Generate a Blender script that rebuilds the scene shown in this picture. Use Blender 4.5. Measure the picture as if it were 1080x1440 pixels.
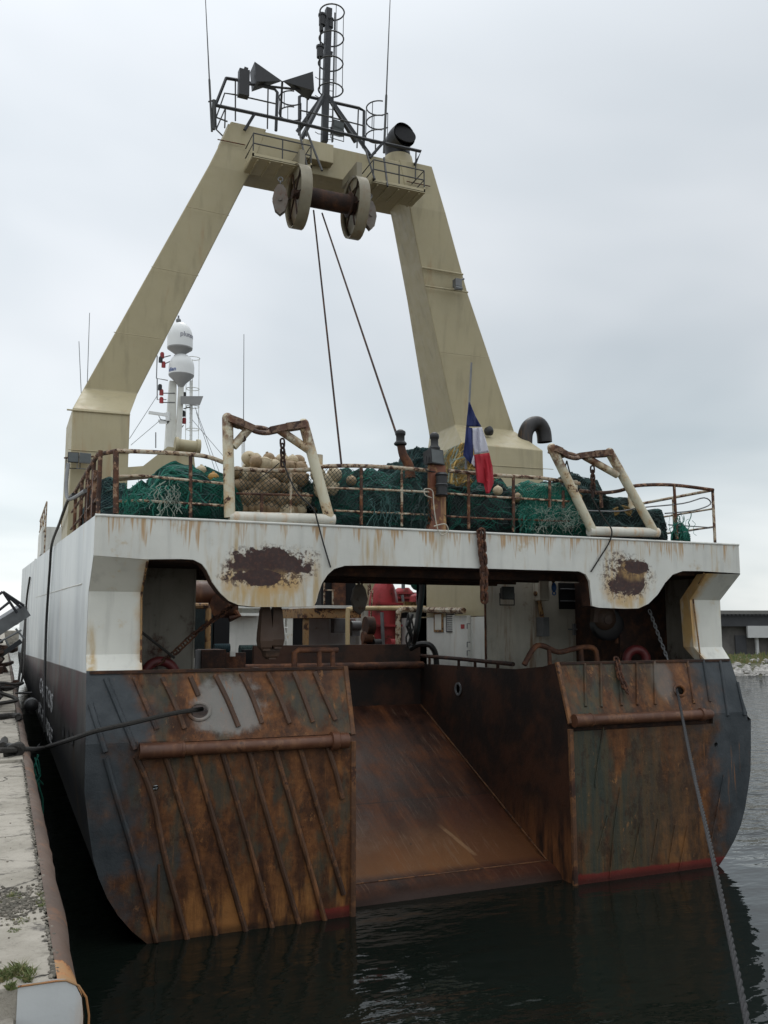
import bpy, math, random
from mathutils import Vector, Matrix, noise
random.seed(7)
R = math.radians
sc = bpy.context.scene
C = sc.collection
for o in list(bpy.data.objects): bpy.data.objects.remove(o)

# ---------------------------------------------------------------- camera
cam = bpy.data.cameras.new('camera'); co = bpy.data.objects.new('camera', cam); C.objects.link(co)
sc.camera = co
FPX, YAW, PITCH, CZ = 1245.0, R(23.1), R(7.3), 5.4
cam.sensor_fit = 'VERTICAL'; cam.sensor_height = 36.0; cam.lens = FPX / 1440 * 36
cam.clip_start = .05; cam.clip_end = 4000
co.location = (0, 0, CZ); co.rotation_euler = (R(90) + PITCH, 0, -YAW)
CF = Vector((math.sin(YAW) * math.cos(PITCH), math.cos(YAW) * math.cos(PITCH), math.sin(PITCH)))
CR = Vector((math.cos(YAW), -math.sin(YAW), 0)); CU = CR.cross(CF)

def at(px, py, Y=None, X=None, Z=None, D=None):
    "point seen at a photo pixel, at a measured ship-frame depth"
    d = CF + CR * ((px - 540) / FPX) + CU * ((720 - py) / FPX)
    t = Y / d.y if Y is not None else X / d.x if X is not None else (Z - CZ) / d.z if Z is not None else D
    return Vector((0, 0, CZ)) + d * t

# ---------------------------------------------------------------- world and sun
sc.view_settings.view_transform = 'Standard'; sc.view_settings.look = 'None'
sc.view_settings.exposure = 0.12; sc.view_settings.gamma = 1
SUN_EL, SUN_AZ = R(62), R(25)
wd = bpy.data.worlds.new('World'); sc.world = wd; wd.use_nodes = True
nt = wd.node_tree; nt.nodes.clear()
def wn(t, **k):
    n = nt.nodes.new(t)
    for a, b in k.items(): setattr(n, a, b)
    return n
out = wn('ShaderNodeOutputWorld'); bg = wn('ShaderNodeBackground'); bg.inputs[1].default_value = 1
sky = wn('ShaderNodeTexSky', sky_type='NISHITA', sun_disc=False); sky.sun_elevation = SUN_EL; sky.sun_rotation = SUN_AZ
skm = wn('ShaderNodeMix', data_type='RGBA', blend_type='MULTIPLY'); skm.inputs[0].default_value = 1
nt.links.new(sky.outputs[0], skm.inputs[6]); skm.inputs[7].default_value = (.1, .1, .1, 1)
tc = wn('ShaderNodeTexCoord'); sep = wn('ShaderNodeSeparateXYZ'); nt.links.new(tc.outputs['Generated'], sep.inputs[0])
# cloud deck: flat layer coordinates (x/z, y/z)
mx = wn('ShaderNodeMath', operation='ADD'); nt.links.new(sep.outputs[2], mx.inputs[0]); mx.inputs[1].default_value = .22
dx = wn('ShaderNodeMath', operation='DIVIDE'); nt.links.new(sep.outputs[0], dx.inputs[0]); nt.links.new(mx.outputs[0], dx.inputs[1])
dy = wn('ShaderNodeMath', operation='DIVIDE'); nt.links.new(sep.outputs[1], dy.inputs[0]); nt.links.new(mx.outputs[0], dy.inputs[1])
cb = wn('ShaderNodeCombineXYZ'); nt.links.new(dx.outputs[0], cb.inputs[0]); nt.links.new(dy.outputs[0], cb.inputs[1])
nz = wn('ShaderNodeTexNoise'); nz.inputs['Scale'].default_value = .75; nz.inputs['Detail'].default_value = 4; nz.inputs['Roughness'].default_value = .5; nz.inputs['Distortion'].default_value = .3
nt.links.new(cb.outputs[0], nz.inputs['Vector'])
cr = wn('ShaderNodeValToRGB'); e = cr.color_ramp.elements
e[0].position = .3; e[0].color = (.54, .60, .635, 1); e[1].position = .66; e[1].color = (.91, .925, .935, 1)
nt.links.new(nz.outputs[0], cr.inputs[0])
el = wn('ShaderNodeValToRGB'); e = el.color_ramp.elements      # overcast: brighter overhead, pale near the horizon
e[0].position = .0; e[0].color = (1.17, 1.17, 1.14, 1); e[1].position = 1; e[1].color = (1.9, 1.9, 1.92, 1)
a = e.new(.12); a.color = (1.09, 1.11, 1.10, 1); a = e.new(.3); a.color = (.93, .945, .96, 1); a = e.new(.55); a.color = (1.05, 1.06, 1.08, 1)
nt.links.new(sep.outputs[2], el.inputs[0])
cm = wn('ShaderNodeMix', data_type='RGBA', blend_type='MULTIPLY'); cm.inputs[0].default_value = 1
nt.links.new(cr.outputs[0], cm.inputs[6]); nt.links.new(el.outputs[0], cm.inputs[7])
fm = wn('ShaderNodeMix', data_type='RGBA'); fm.inputs[0].default_value = .9
nt.links.new(skm.outputs[2], fm.inputs[6]); nt.links.new(cm.outputs[2], fm.inputs[7])
# unseen sky behind the camera, scaled brighter to add light on the aft faces
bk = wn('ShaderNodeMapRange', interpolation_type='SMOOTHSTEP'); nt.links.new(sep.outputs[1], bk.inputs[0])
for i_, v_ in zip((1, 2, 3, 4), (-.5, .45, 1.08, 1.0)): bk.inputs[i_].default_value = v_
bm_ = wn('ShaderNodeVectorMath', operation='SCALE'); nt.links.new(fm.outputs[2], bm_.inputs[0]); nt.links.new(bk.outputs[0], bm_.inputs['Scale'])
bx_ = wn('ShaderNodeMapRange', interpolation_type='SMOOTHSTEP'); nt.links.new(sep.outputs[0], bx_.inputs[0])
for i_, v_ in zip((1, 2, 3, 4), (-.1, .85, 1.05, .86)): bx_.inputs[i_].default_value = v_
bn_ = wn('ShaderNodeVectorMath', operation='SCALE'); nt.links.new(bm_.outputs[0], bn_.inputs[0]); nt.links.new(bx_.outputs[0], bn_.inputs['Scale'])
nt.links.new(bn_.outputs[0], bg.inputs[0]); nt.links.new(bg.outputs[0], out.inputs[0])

sl = bpy.data.lights.new('sun', 'SUN'); so = bpy.data.objects.new('sun', sl); C.objects.link(so)
sl.energy = .7; sl.angle = R(25); sl.color = (1, .96, .9)
so.rotation_euler = Vector((-math.sin(SUN_AZ) * math.cos(SUN_EL), -math.cos(SUN_AZ) * math.cos(SUN_EL), -math.sin(SUN_EL))).to_track_quat('-Z', 'Y').to_euler()

# ---------------------------------------------------------------- node helper
class T:
    def __init__(s, name):
        s.m = bpy.data.materials.new(name); s.m.use_nodes = True; s.t = s.m.node_tree
        s.b = s.t.nodes['Principled BSDF']; s.g = s.t.nodes.new('ShaderNodeNewGeometry'); s.pos = s.g.outputs['Position']
        s._sep = None
    def n(s, t, **k):
        x = s.t.nodes.new(t)
        for a, b in k.items(): setattr(x, a, b)
        return x
    def put(s, i, v):
        if hasattr(v, 'links') or isinstance(v, bpy.types.NodeSocket): s.t.links.new(v, i)
        elif isinstance(v, (tuple, list)): i.default_value = (*v, 1) if len(i.default_value) == 4 and len(v) == 3 else v
        else: i.default_value = v
    def sep(s):
        if not s._sep: s._sep = s.n('ShaderNodeSeparateXYZ'); s.t.links.new(s.pos, s._sep.inputs[0])
        return s._sep.outputs
    def vec(s, sx, sy, sz, off=(0, 0, 0)):
        m = s.n('ShaderNodeMapping'); s.t.links.new(s.pos, m.inputs[0]); m.inputs['Scale'].default_value = (sx, sy, sz); m.inputs['Location'].default_value = off
        return m.outputs[0]
    def noise(s, scale, detail=6, rough=.6, v=None, dist=0):
        x = s.n('ShaderNodeTexNoise'); s.put(x.inputs['Vector'], v or s.pos); x.inputs['Scale'].default_value = scale
        x.inputs['Detail'].default_value = detail; x.inputs['Roughness'].default_value = rough; x.inputs['Distortion'].default_value = dist
        return x.outputs[0]
    def math(s, op, a, b=0.0, c=None, clamp=False):
        x = s.n('ShaderNodeMath', operation=op, use_clamp=clamp); s.put(x.inputs[0], a); s.put(x.inputs[1], b)
        if c is not None: s.put(x.inputs[2], c)
        return x.outputs[0]
    def step(s, v, lo, hi, a=0.0, b=1.0):
        x = s.n('ShaderNodeMapRange', interpolation_type='SMOOTHSTEP'); s.put(x.inputs[0], v)
        for i, q in zip((1, 2, 3, 4), (lo, hi, a, b)): x.inputs[i].default_value = q
        return x.outputs[0]
    def mix(s, f, a, b, mode='MIX'):
        x = s.n('ShaderNodeMix', data_type='RGBA', blend_type=mode); s.put(x.inputs[0], f); s.put(x.inputs[6], a); s.put(x.inputs[7], b)
        return x.outputs[2]
    def ramp(s, f, stops):
        x = s.n('ShaderNodeValToRGB'); s.put(x.inputs[0], f); e = x.color_ramp.elements
        while len(e) < len(stops): e.new(.5)
        for q, (p, c) in zip(e, stops): q.position = p; q.color = (*c, 1)
        return x.outputs[0]
    def blob(s, cx, cz, rx, rz, k=.9, sc_=3.0, soft=.08, axis=0):
        p = s.sep(); x = s.math('DIVIDE', s.math('SUBTRACT', p[axis], cx), rx); z = s.math('DIVIDE', s.math('SUBTRACT', p[2], cz), rz)
        d = s.math('SQRT', s.math('ADD', s.math('MULTIPLY', x, x), s.math('MULTIPLY', z, z)))
        d = s.math('ADD', d, s.math('MULTIPLY', s.math('SUBTRACT', s.noise(sc_, 8, .65), .5), k * 2))
        return s.step(d, 1 - soft, 1 + soft, 1, 0)
    def bump(s, h, strength=.3, dist=.02):
        x = s.n('ShaderNodeBump'); s.put(x.inputs['Height'], h); x.inputs['Strength'].default_value = strength; x.inputs['Distance'].default_value = dist
        s.t.links.new(x.outputs[0], s.b.inputs['Normal'])
    def done(s, col, rough=.6, metal=0.0):
        s.put(s.b.inputs['Base Color'], col); s.put(s.b.inputs['Roughness'], rough); s.b.inputs['Metallic'].default_value = metal
        return s.m

RD, RO, RY = (.035, .014, .008), (.22, .075, .02), (.45, .26, .08)
def rustcol(t, sc_=3.0):
    return t.ramp(t.noise(sc_, 8, .7), [(.3, (.018, .009, .007)), (.48, (.05, .02, .011)), (.62, (.12, .045, .018)), (.78, (.26, .10, .03))])

def paint(name, base, rust=.0, streak=.0, stain=RY, rough=.5, patches=(), var=.12, stains=(), rs=2.2, sy=2.6, weep=None, bands=(), topz=None):
    """old ship paint: base coat with blotchy tone, run-down streaks, rust breaking through"""
    t = T(name)
    dark = tuple(c * (1 - var * 2.2) for c in base)
    col = t.mix(t.step(t.noise(1.1, 5, .6), .3, .75), base, dark)
    grime = t.noise(5, 4, .55, t.vec(1, 1, .12))
    col = t.mix(t.math('MULTIPLY', t.step(grime, .5, .75), .45), col, tuple(c * .62 for c in base))
    if streak:
        s1 = t.noise(sy, 5, .6, t.vec(1, 1, .16, (3, 1, 0)))
        s2 = t.noise(9, 3, .6, t.vec(1, 1, .07, (7, 2, 0)))
        f = t.math('MULTIPLY', t.step(s1, .60 - .14 * streak, .76 - .12 * streak), t.step(s2, .36, .62))
        col = t.mix(t.math('MULTIPLY', f, min(1, .5 + streak * .5)), col, stain)
    rc = rustcol(t)
    if rust:
        f = t.step(t.noise(rs, 10, .72), .70 - .3 * rust, .73 - .3 * rust)
        h = t.step(t.noise(rs, 10, .72), .60 - .3 * rust, .72 - .3 * rust)
        col = t.mix(t.math('MULTIPLY', h, .6), col, stain); col = t.mix(f, col, rc)
    if topz:
        f = t.math('MULTIPLY', t.step(t.math('ADD', t.sep()[2], t.math('MULTIPLY', t.noise(3, 6, .65), .8)), topz + .3, topz + .7), t.step(t.noise(6, 8, .7), .38, .55)); col = t.mix(t.math('MULTIPLY', f, .9), col, (.13, .05, .022))
    for bx, bw in bands:
        f = t.math('MULTIPLY', t.step(t.math('ADD', t.math('ABSOLUTE', t.math('SUBTRACT', t.sep()[0], bx)), t.math('MULTIPLY', t.math('SUBTRACT', t.noise(3.5, 5, .6), .5), bw)), bw * .15, bw, 1, 0), t.step(t.noise(5, 4, .6, t.vec(1, 1, .3)), .2, .5))
        col = t.mix(t.math('MULTIPLY', f, .9), col, t.mix(t.noise(4, 4, .6), (.62, .44, .16), (.50, .22, .04)))
    if weep:
        zt, ln = weep; Z = t.sep()[2]; k = t.noise(5.5, 4, .7, t.vec(1, 1, .04)); L_ = t.math('MULTIPLY', t.step(k, .42, .75), ln)
        f = t.math('MULTIPLY', t.step(t.math('SUBTRACT', Z, t.math('SUBTRACT', zt, L_)), -.04, .10), t.step(t.noise(24, 3, .5, t.vec(1, 1, .05)), .38, .6))
        col = t.mix(t.math('MULTIPLY', f, .8), col, (.40, .22, .07))
    for cx, cz, rx, rz in stains:
        f = t.math('MULTIPLY', t.blob(cx, cz, rx, rz, .7, 2.0, .4), t.step(t.noise(6, 5, .6, t.vec(1, 1, .15)), .3, .6))
        col = t.mix(t.math('MULTIPLY', f, .9), col, t.mix(t.noise(8, 4, .6, t.vec(1, 1, .12)), (.50, .42, .24), (.45, .25, .06)))
    for p in patches:
        cx, cz, rx, rz = p[:4]; ax = p[4] if len(p) > 4 else 0
        halo = t.math('MULTIPLY', t.blob(cx, cz - rz * .5, rx * 1.25, rz * 1.5, .9, 2.0, .35, ax), t.step(t.noise(7, 5, .6, t.vec(1, 1, .2)), .34, .6))
        col = t.mix(t.math('MULTIPLY', halo, .65), col, t.mix(t.noise(9, 4, .6, t.vec(1, 1, .15)), (.55, .42, .20), (.46, .22, .04)))
        fl = t.blob(cx, cz, rx * 1.35, rz * 1.3, .9, 2.0, .2, ax); col = t.mix(t.math('MULTIPLY', t.math('MULTIPLY', fl, t.step(t.noise(13, 8, .7), .50, .54)), .85), col, (.075, .04, .024))
        col = t.mix(t.blob(cx, cz, rx, rz, 1.3, 2.6, .05, ax), col, t.mix(t.step(t.noise(14, 6, .7), .45, .7), (.034, .013, .011), (.075, .027, .016)))
    hgt = t.math('ADD', t.noise(2.0, 3, .5), t.math('MULTIPLY', t.noise(30, 4, .6), .12))
    t.bump(hgt, .35, .03)
    return t.done(col, t.step(t.noise(4, 4, .6), .3, .7, rough - .08, rough + .15))

def plain(name, c, rough=.6, var=.25, sc_=8, metal=0.0, bump=.2):
    t = T(name)
    col = t.mix(t.step(t.noise(sc_, 6, .65), .3, .75), c, tuple(x * (1 - var) for x in c))
    if bump: t.bump(t.noise(sc_ * 4, 5, .6), bump, .01)
    return t.done(col, rough, metal)

WHITE = (.70, .70, .65); BEIGE = (.415, .36, .225); CREAM = (.66, .62, .47)
M = {}
pc = at(378, 800, Y=14); ps = at(880, 812, Y=14)
M['bulwark'] = paint('bulwark_paint', (.64, .64, .59), .06, .7, (.42, .29, .12), .5, [(pc.x + .05, pc.z + .07, .60, .24), (pc.x - .1, pc.z - .15, .5, .12), (ps.x, ps.z + .02, .42, .36), (ps.x + .2, ps.z + .2, .28, .12)], .06, [(pc.x, 5.86, .62, .22), (ps.x + .1, 5.86, .35, .16)], weep=(7.06, .55))
LIP = None
M['white'] = paint('white_paint', WHITE, .0, .35, (.45, .3, .14), .5, (), .07)
M['column'] = paint('column_paint', (.70, .695, .63), .04, .45, (.55, .38, .14), .5, (), .05, [(1.25, 4.95, .1, .4)], bands=((2.2, .34), (13.17, .26)))
M['dirtywhite'] = paint('dirty_white_paint', (.52, .49, .41), .15, .9, (.2, .1, .04), .6, (), .14)
M['shadewhite'] = paint('grubby_shaded_bulkhead_paint', (.26, .24, .20), .25, .8, (.07, .03, .018), .7, (), .14)  # white darkened in its colour for shade below deck, plus rust and streaks
M['beige'] = paint('beige_paint', BEIGE, .0, .12, (.33, .2, .09), .48, (), .03)
M['cream'] = paint('cream_pipe_paint', CREAM, .30, .9, (.5, .28, .09), .5, (), .08, rs=2.6, topz=8.35)
M['railwhite'] = paint('rail_paint', (.5, .46, .36), .62, .3, (.35, .17, .06), .6, (), .1, rs=7)
M['railrust'] = paint('rusty_rail_paint', (.30, .22, .15), .9, .3, (.25, .1, .04), .7, (), .1, rs=7)
def rustmat(name, sc_=3, k=1.0, bump=.4):
    t = T(name); c = rustcol(t, sc_)
    if k != 1: c = t.mix(1.0, c, (k, k, k), 'MULTIPLY')
    t.bump(t.noise(sc_ * 8, 6, .7), bump, .02); return t.done(c, .8)
M['rust'] = rustmat('rust', 3, 1.3); M['darkrust'] = rustmat('dark_rust', 4, .55); M['chainrust'] = rustmat('chain_rust', 12, 1.2)
M['black'] = plain('black_paint', (.012, .012, .014), .45, .3); M['mast'] = plain('dark_grey_mast_paint', (.018, .020, .025), .5, .35, 4)
M['rope'] = plain('dark_rope', (.035, .032, .028), .9, .5, 30, bump=.6); M['rubber'] = plain('black_hose', (.012, .012, .012), .5, .3)
M['greyrope'] = plain('grey_rope', (.045, .045, .047), .9, .45, 40, bump=.8)
M['cord'] = plain('pale_cord', (.5, .46, .38), .8, .2)
M['steel'] = plain('grey_steel', (.17, .175, .18), .5, .3, 5); M['glass'] = plain('lamp_glass', (.09, .1, .1), .12, .2, 5, bump=0)
M['radome'] = plain('radome_white', (.74, .75, .74), .4, .06, 1.5, bump=0)
M['greyband'] = plain('grey_underside', (.33, .33, .33), .55, .1, 2)
M['red'] = paint('red_paint', (.38, .035, .04), .25, .5, (.1, .03, .02), .55, (), .2)
M['redmark'] = plain('red_mark', (.4, .05, .05), .6); M['blue'] = plain('blue_plastic', (.02, .12, .4), .4)
M['insul'] = plain('red_insulation', (.13, .02, .02), .5)
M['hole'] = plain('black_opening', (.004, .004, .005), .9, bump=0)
M['fblue'] = plain('flag_blue', (.010, .02, .10), .8, .15, 5); M['fwhite'] = plain('flag_white', (.55, .55, .62), .8, .08, 5); M['fred'] = plain('flag_red', (.42, .02, .035), .8, .15, 5)
M['textwhite'] = plain('lettering_white', (.5, .5, .5), .7, .5, 14, bump=0); M['textblue'] = plain('lettering_blue', (.02, .07, .3), .5, bump=0); M['textgrey'] = plain('lettering_grey', (.25, .25, .3), .5, bump=0)
M['float'] = plain('tan_float', (.36, .25, .14), .6, .4, 9); M['float2'] = plain('pale_float', (.56, .46, .3), .6, .3, 9); M['float3'] = plain('orange_float', (.5, .27, .06), .6, .3, 9)

def netmat(name, c1, c2, c3):
    t = T(name)
    w = t.n('ShaderNodeTexWave'); t.put(w.inputs['Vector'], t.pos); w.inputs['Scale'].default_value = 9; w.inputs['Distortion'].default_value = 14; w.inputs['Detail'].default_value = 4; w.inputs['Detail Scale'].default_value = 2.5
    v = t.n('ShaderNodeTexVoronoi'); t.put(v.inputs['Vector'], t.pos); v.inputs['Scale'].default_value = 38
    col = t.mix(t.step(t.noise(2.2, 6, .6), .35, .65), c1, c2)
    col = t.mix(t.step(w.outputs[1], .5, .95), col, c3)
    h = t.math('ADD', w.outputs[1], t.math('MULTIPLY', v.outputs[0], .7))
    t.bump(h, 1.0, .05); return t.done(col, .85)
M['netgreen'] = netmat('green_netting', (.006, .11, .07), (.004, .045, .035), (.012, .20, .13))
M['netteal'] = netmat('teal_netting', (.03, .085, .08), (.014, .04, .042), (.055, .13, .12))
M['netdark'] = netmat('dark_netting', (.008, .02, .02), (.004, .008, .01), (.015, .04, .038))
M['netblue'] = netmat('blue_green_netting', (.015, .06, .08), (.01, .03, .05), (.03, .09, .1))
M['netyellow'] = netmat('yellow_netting', (.40, .24, .07), (.22, .13, .05), (.55, .38, .12))
M['strandgreen'] = plain('green_twine', (.012, .17, .12), .8, .5, 6); M['strandteal'] = plain('teal_twine', (.05, .12, .112), .8, .5, 6)
M['stranddark'] = plain('dark_twine', (.03, .055, .052), .8, .5, 6); M['strandpale'] = plain('pale_twine', (.30, .36, .30), .8, .5, 6); M['strandyellow'] = plain('yellow_twine', (.5, .33, .1), .8, .5, 6)

# stern plating: blue-grey paint at the outer corners, worn to rust towards the slip
def plating(name, s):
    t = T(name); p = t.sep(); X, Z = p[0], p[2]
    nz = t.noise(1.3, 7, .65); st = t.noise(3.2, 6, .62, t.vec(1, 1, .18)); st2 = t.noise(11, 4, .6, t.vec(1, 1, .05, (5, 0, 0)))
    blue = t.mix(t.step(t.noise(2, 5, .6), .3, .7), (.060, .068, .074), (.033, .040, .045))
    rust = t.ramp(t.math('ADD', t.math('MULTIPLY', st, .55), t.math('MULTIPLY', t.noise(5, 8, .7), .45)), [(.34, (.026, .011, .006)), (.45, (.072, .029, .012)), (.55, (.145, .057, .020)), (.68, (.29, .12, .038))])
    olive = t.mix(t.step(st2, .4, .6), (.045, .052, .040), (.075, .062, .036))
    wob = t.math('MULTIPLY', t.math('SUBTRACT', nz, .5), 3.2)
    if s < 0:
        u = t.math('ADD', X, t.math('ADD', wob, .1))
        f = t.step(u, 1.55, 2.6)
        pale = t.math('MULTIPLY', t.blob(3.35, 4.15, .58, .42, .75, 2.2, .2), .75)
        ol = t.math('MULTIPLY', t.step(t.noise(1.7, 5, .6, t.vec(1, 1, .5, (2, 0, 4))), .5, .6), .75)
    else:
        u = t.math('SUBTRACT', 15.2, t.math('ADD', X, wob)); f = t.step(u, 1.7, 2.7)
        pale = t.math('MULTIPLY', t.blob(12.1, 4.3, .25, .4, .6, 2.5, .3), .35)
        ol = t.math('MULTIPLY', t.step(t.noise(1.4, 5, .6, t.vec(1, 1, .35, (2, 0, 4))), .38, .54), t.step(X, 10.4, 13.0, 1, .25))
    rust = t.mix(ol, rust, olive)
    fk = t.step(t.noise(2.6, 12, .78, t.vec(1, 1, .6, (4, 4, 4))), .545, .56); rust = t.mix(t.math('MULTIPLY', fk, .55), rust, (.036, .017, .011))
    fk2 = t.step(t.noise(4.5, 12, .78, t.vec(1, 1, .5, (1, 4, 9))), .60, .615); rust = t.mix(t.math('MULTIPLY', fk2, .5), rust, (.36, .17, .06))
    col = t.mix(f, blue, rust)
    col = t.mix(pale, col, (.26, .25, .23))
    # fresh orange rust just above the water
    low = t.step(t.math('ADD', Z, t.math('MULTIPLY', t.math('SUBTRACT', t.noise(2.3, 8, .7), .5), 2.6)), 1.05, 1.9, 1, 0)
    band = t.math('MULTIPLY', low, t.math('MULTIPLY', t.step(st, .42, .6), t.step(u, 2.2, 3.4)))
    if s > 0: band = t.math('MULTIPLY', band, t.step(X, 11.4, 12.3, .15, 1))
    col = t.mix(t.math('MULTIPLY', band, .8), col, (.33, .145, .042))
    runs = t.math('MULTIPLY', t.step(st2, .60, .70), t.step(t.noise(1.2, 4, .6, t.vec(1, 1, .5, (9, 0, 1))), .48, .62))
    col = t.mix(t.math('MULTIPLY', runs, .65), col, (.32, .13, .04))
    scr = t.step(t.noise(16, 8, .8, t.vec(1, 1, .35, (0, 0, 7))), .67, .70)
    col = t.mix(t.math('MULTIPLY', scr, .55), col, (.28, .27, .24))
    # boot-topping
    red = t.step(t.math('ADD', Z, t.math('MULTIPLY', t.noise(5, 5, .6), .12)), .95, 1.0, 1, 0)
    if s < 0: red = t.math('MULTIPLY', red, t.step(X, 4.6, 5.0))
    col = t.mix(t.math('MULTIPLY', red, .85), col, (.17, .020, .017))
    wet = t.step(Z, .78, .9, 1, 0); col = t.mix(t.math('MULTIPLY', wet, .6), col, (.01, .008, .006))
    t.bump(t.math('ADD', t.noise(1.6, 4, .55), t.math('MULTIPLY', t.noise(22, 6, .7), .2)), .6, .05)
    t.b.inputs['Specular IOR Level'].default_value = .3
    return t.done(col, t.step(nz, .3, .7, .45, .75))
M['platel'] = plating('stern_plating_port', -1); M['plater'] = plating('stern_plating_starboard', 1)

def hullmat():
    t = T('ship_side_paint'); p = t.sep(); Y, Z = p[1], p[2]
    line = t.math('SUBTRACT', 4.68, t.math('MULTIPLY', t.math('SUBTRACT', Y, 14.2), .022))
    top = t.step(t.math('SUBTRACT', Z, line), -.012, .012)
    g = t.noise(.8, 6, .6, t.vec(1, .4, .14)); g2 = t.noise(.5, 4, .5)
    w = t.mix(t.step(g, .38, .66), (.64, .665, .66), (.47, .50, .51)); w = t.mix(t.math('MULTIPLY', t.step(g2, .5, .7), .4), w, (.33, .34, .36))
    w = t.mix(t.math('MULTIPLY', t.step(t.noise(1.1, 5, .6, t.vec(1, 1, .3, (4, 4, 0))), .62, .75), .5), w, (.5, .36, .18))
    d = t.mix(t.step(t.noise(1.2, 6, .6, t.vec(1, 1, .35)), .4, .65), (.050, .048, .047), (.085, .082, .078))
    mar = t.math('MULTIPLY', t.step(Z, 3.4, 3.9), t.step(t.noise(.7, 4, .6), .42, .55))
    d = t.mix(t.math('MULTIPLY', mar, .8), d, (.065, .022, .026))
    low = t.step(t.math('ADD', Z, t.math('MULTIPLY', t.noise(.5, 3), .5)), 2.9, 3.5, 1, 0)
    d = t.mix(low, d, (.018, .022, .030))
    d = t.mix(t.math('MULTIPLY', t.blob(16.2, 2.2, .45, 1.2, .3, 3, .3, 1), t.step(t.noise(9, 4, .6, t.vec(1, 1, .05)), .4, .6)), d, (.10, .07, .045))
    col = t.mix(top, d, w)
    t.bump(t.math('ADD', t.noise(.9, 3, .5), t.math('MULTIPLY', t.noise(18, 4, .6), .06)), .5, .06)
    return t.done(col, .42)
M['hull'] = hullmat()

def slipmat():
    t = T('slipway_rust'); p = t.sep(); Y, Z = p[1], p[2]
    s = t.noise(3.5, 7, .7, t.vec(1, .12, .12)); n = t.noise(1.5, 7, .65)
    c = t.ramp(t.math('ADD', t.math('MULTIPLY', s, .5), t.math('MULTIPLY', n, .5)), [(.36, (.016, .007, .005)), (.50, (.050, .018, .009)), (.64, (.13, .043, .014))])
    lo = t.math('MULTIPLY', t.step(t.math('ADD', Z, t.math('MULTIPLY', n, .7)), 1.45, 2.1, 1, 0), t.step(Z, .98, 1.03))
    c = t.mix(t.math('MULTIPLY', lo, .7), c, (.21, .09, .03))
    seam = t.step(t.math('ABSOLUTE', t.math('SUBTRACT', Y, 17.0)), .012, .02, 1, 0); c = t.mix(t.math('MULTIPLY', seam, .6), c, (.015, .01, .008))
    pl_ = t.math('MULTIPLY', t.step(X0 := t.sep()[0], 8.34, 8.35), t.step(Y, 16.99, 17.0, 1, 0)); c = t.mix(t.math('MULTIPLY', pl_, .45), c, (.07, .022, .012))
    dd = t.math('ABSOLUTE', t.math('SUBTRACT', X0, t.math('SUBTRACT', 14.1, t.math('MULTIPLY', Y, .37)))); c = t.mix(t.math('MULTIPLY', t.math('MULTIPLY', t.step(dd, .03, .06, 1, 0), t.math('MULTIPLY', t.step(Y, 15.3, 15.4), t.step(Y, 16.0, 16.3, 1, 0))), t.math('MULTIPLY', t.noise(9, 4, .6), .75)), c, (.38, .24, .13))
    sc1 = t.math('MULTIPLY', t.step(t.noise(26, 4, .6, t.vec(1, .05, .05)), .56, .66), t.step(t.noise(1.0, 3, .5, t.vec(1, 1, 1, (1, 5, 2))), .44, .58))
    c = t.mix(t.math('MULTIPLY', sc1, .35), c, (.22, .14, .09))
    bk = t.step(t.noise(2.6, 8, .7, t.vec(1, .6, .6, (8, 3, 1))), .66, .69); c = t.mix(t.math('MULTIPLY', bk, .8), c, (.012, .010, .010))
    wet = t.step(Z, .8, .95, 1, 0); c = t.mix(wet, c, (.030, .014, .009))
    t.b.inputs['Specular IOR Level'].default_value = .22
    t.bump(t.noise(14, 6, .7), .4, .02); return t.done(c, t.step(n, .3, .7, .45, .65))
t_ = None
M['slip'] = slipmat()
def slipwall():
    t = T('slip_wall_rust'); Z = t.sep()[2]; n = t.noise(1.1, 7, .65)
    c = t.mix(t.step(n, .4, .62), (.014, .008, .006), (.060, .022, .010))
    c = t.mix(t.math('MULTIPLY', t.step(t.math('ADD', Z, t.math('MULTIPLY', n, 1.5)), 1.9, 3.0, 1, 0), t.step(t.noise(4, 6, .6, t.vec(1, 1, .2)), .36, .58)), c, (.20, .075, .025))
    t.bump(t.noise(10, 6, .7), .4, .02); return t.done(c, .6)
M['slipwall'] = slipwall()

def concrete():
    t = T('quay_concrete'); v = t.n('ShaderNodeTexVoronoi', feature='DISTANCE_TO_EDGE')
    wv = t.n('ShaderNodeVectorMath', operation='ADD'); t.t.links.new(t.vec(1, 1, 1), wv.inputs[0])
    ns = t.n('ShaderNodeTexNoise'); t.put(ns.inputs['Vector'], t.pos); ns.inputs['Scale'].default_value = 2.5; ns.inputs['Detail'].default_value = 6
    sm = t.n('ShaderNodeVectorMath', operation='SCALE'); t.t.links.new(ns.outputs[1], sm.inputs[0]); sm.inputs['Scale'].default_value = .45
    t.t.links.new(sm.outputs[0], wv.inputs[1]); t.t.links.new(wv.outputs[0], v.inputs['Vector']); v.inputs['Scale'].default_value = 1.1
    crk = t.math('MULTIPLY', t.step(v.outputs[0], .003, .013, 1, 0), t.step(t.noise(1.7, 4, .6, t.vec(1, 1, 1, (5, 5, 5))), .42, .55))
    b = t.mix(t.step(t.noise(1.6, 7, .65), .35, .7), (.40, .365, .31), (.27, .245, .20)); b = t.mix(t.step(t.noise(12, 6, .7), .5, .72), b, (.20, .18, .15))
    b = t.mix(t.step(t.noise(1.3, 8, .7, t.vec(1, 1, 1, (3, 9, 0))), .56, .63), b, (.085, .075, .065))
    c = t.mix(crk, b, (.035, .03, .022))
    t.bump(t.math('ADD', t.math('SUBTRACT', t.noise(9, 8, .7), t.math('MULTIPLY', crk, 1.2)), t.noise(1.3, 3)), .8, .035)
    return t.done(c, .9)
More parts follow.
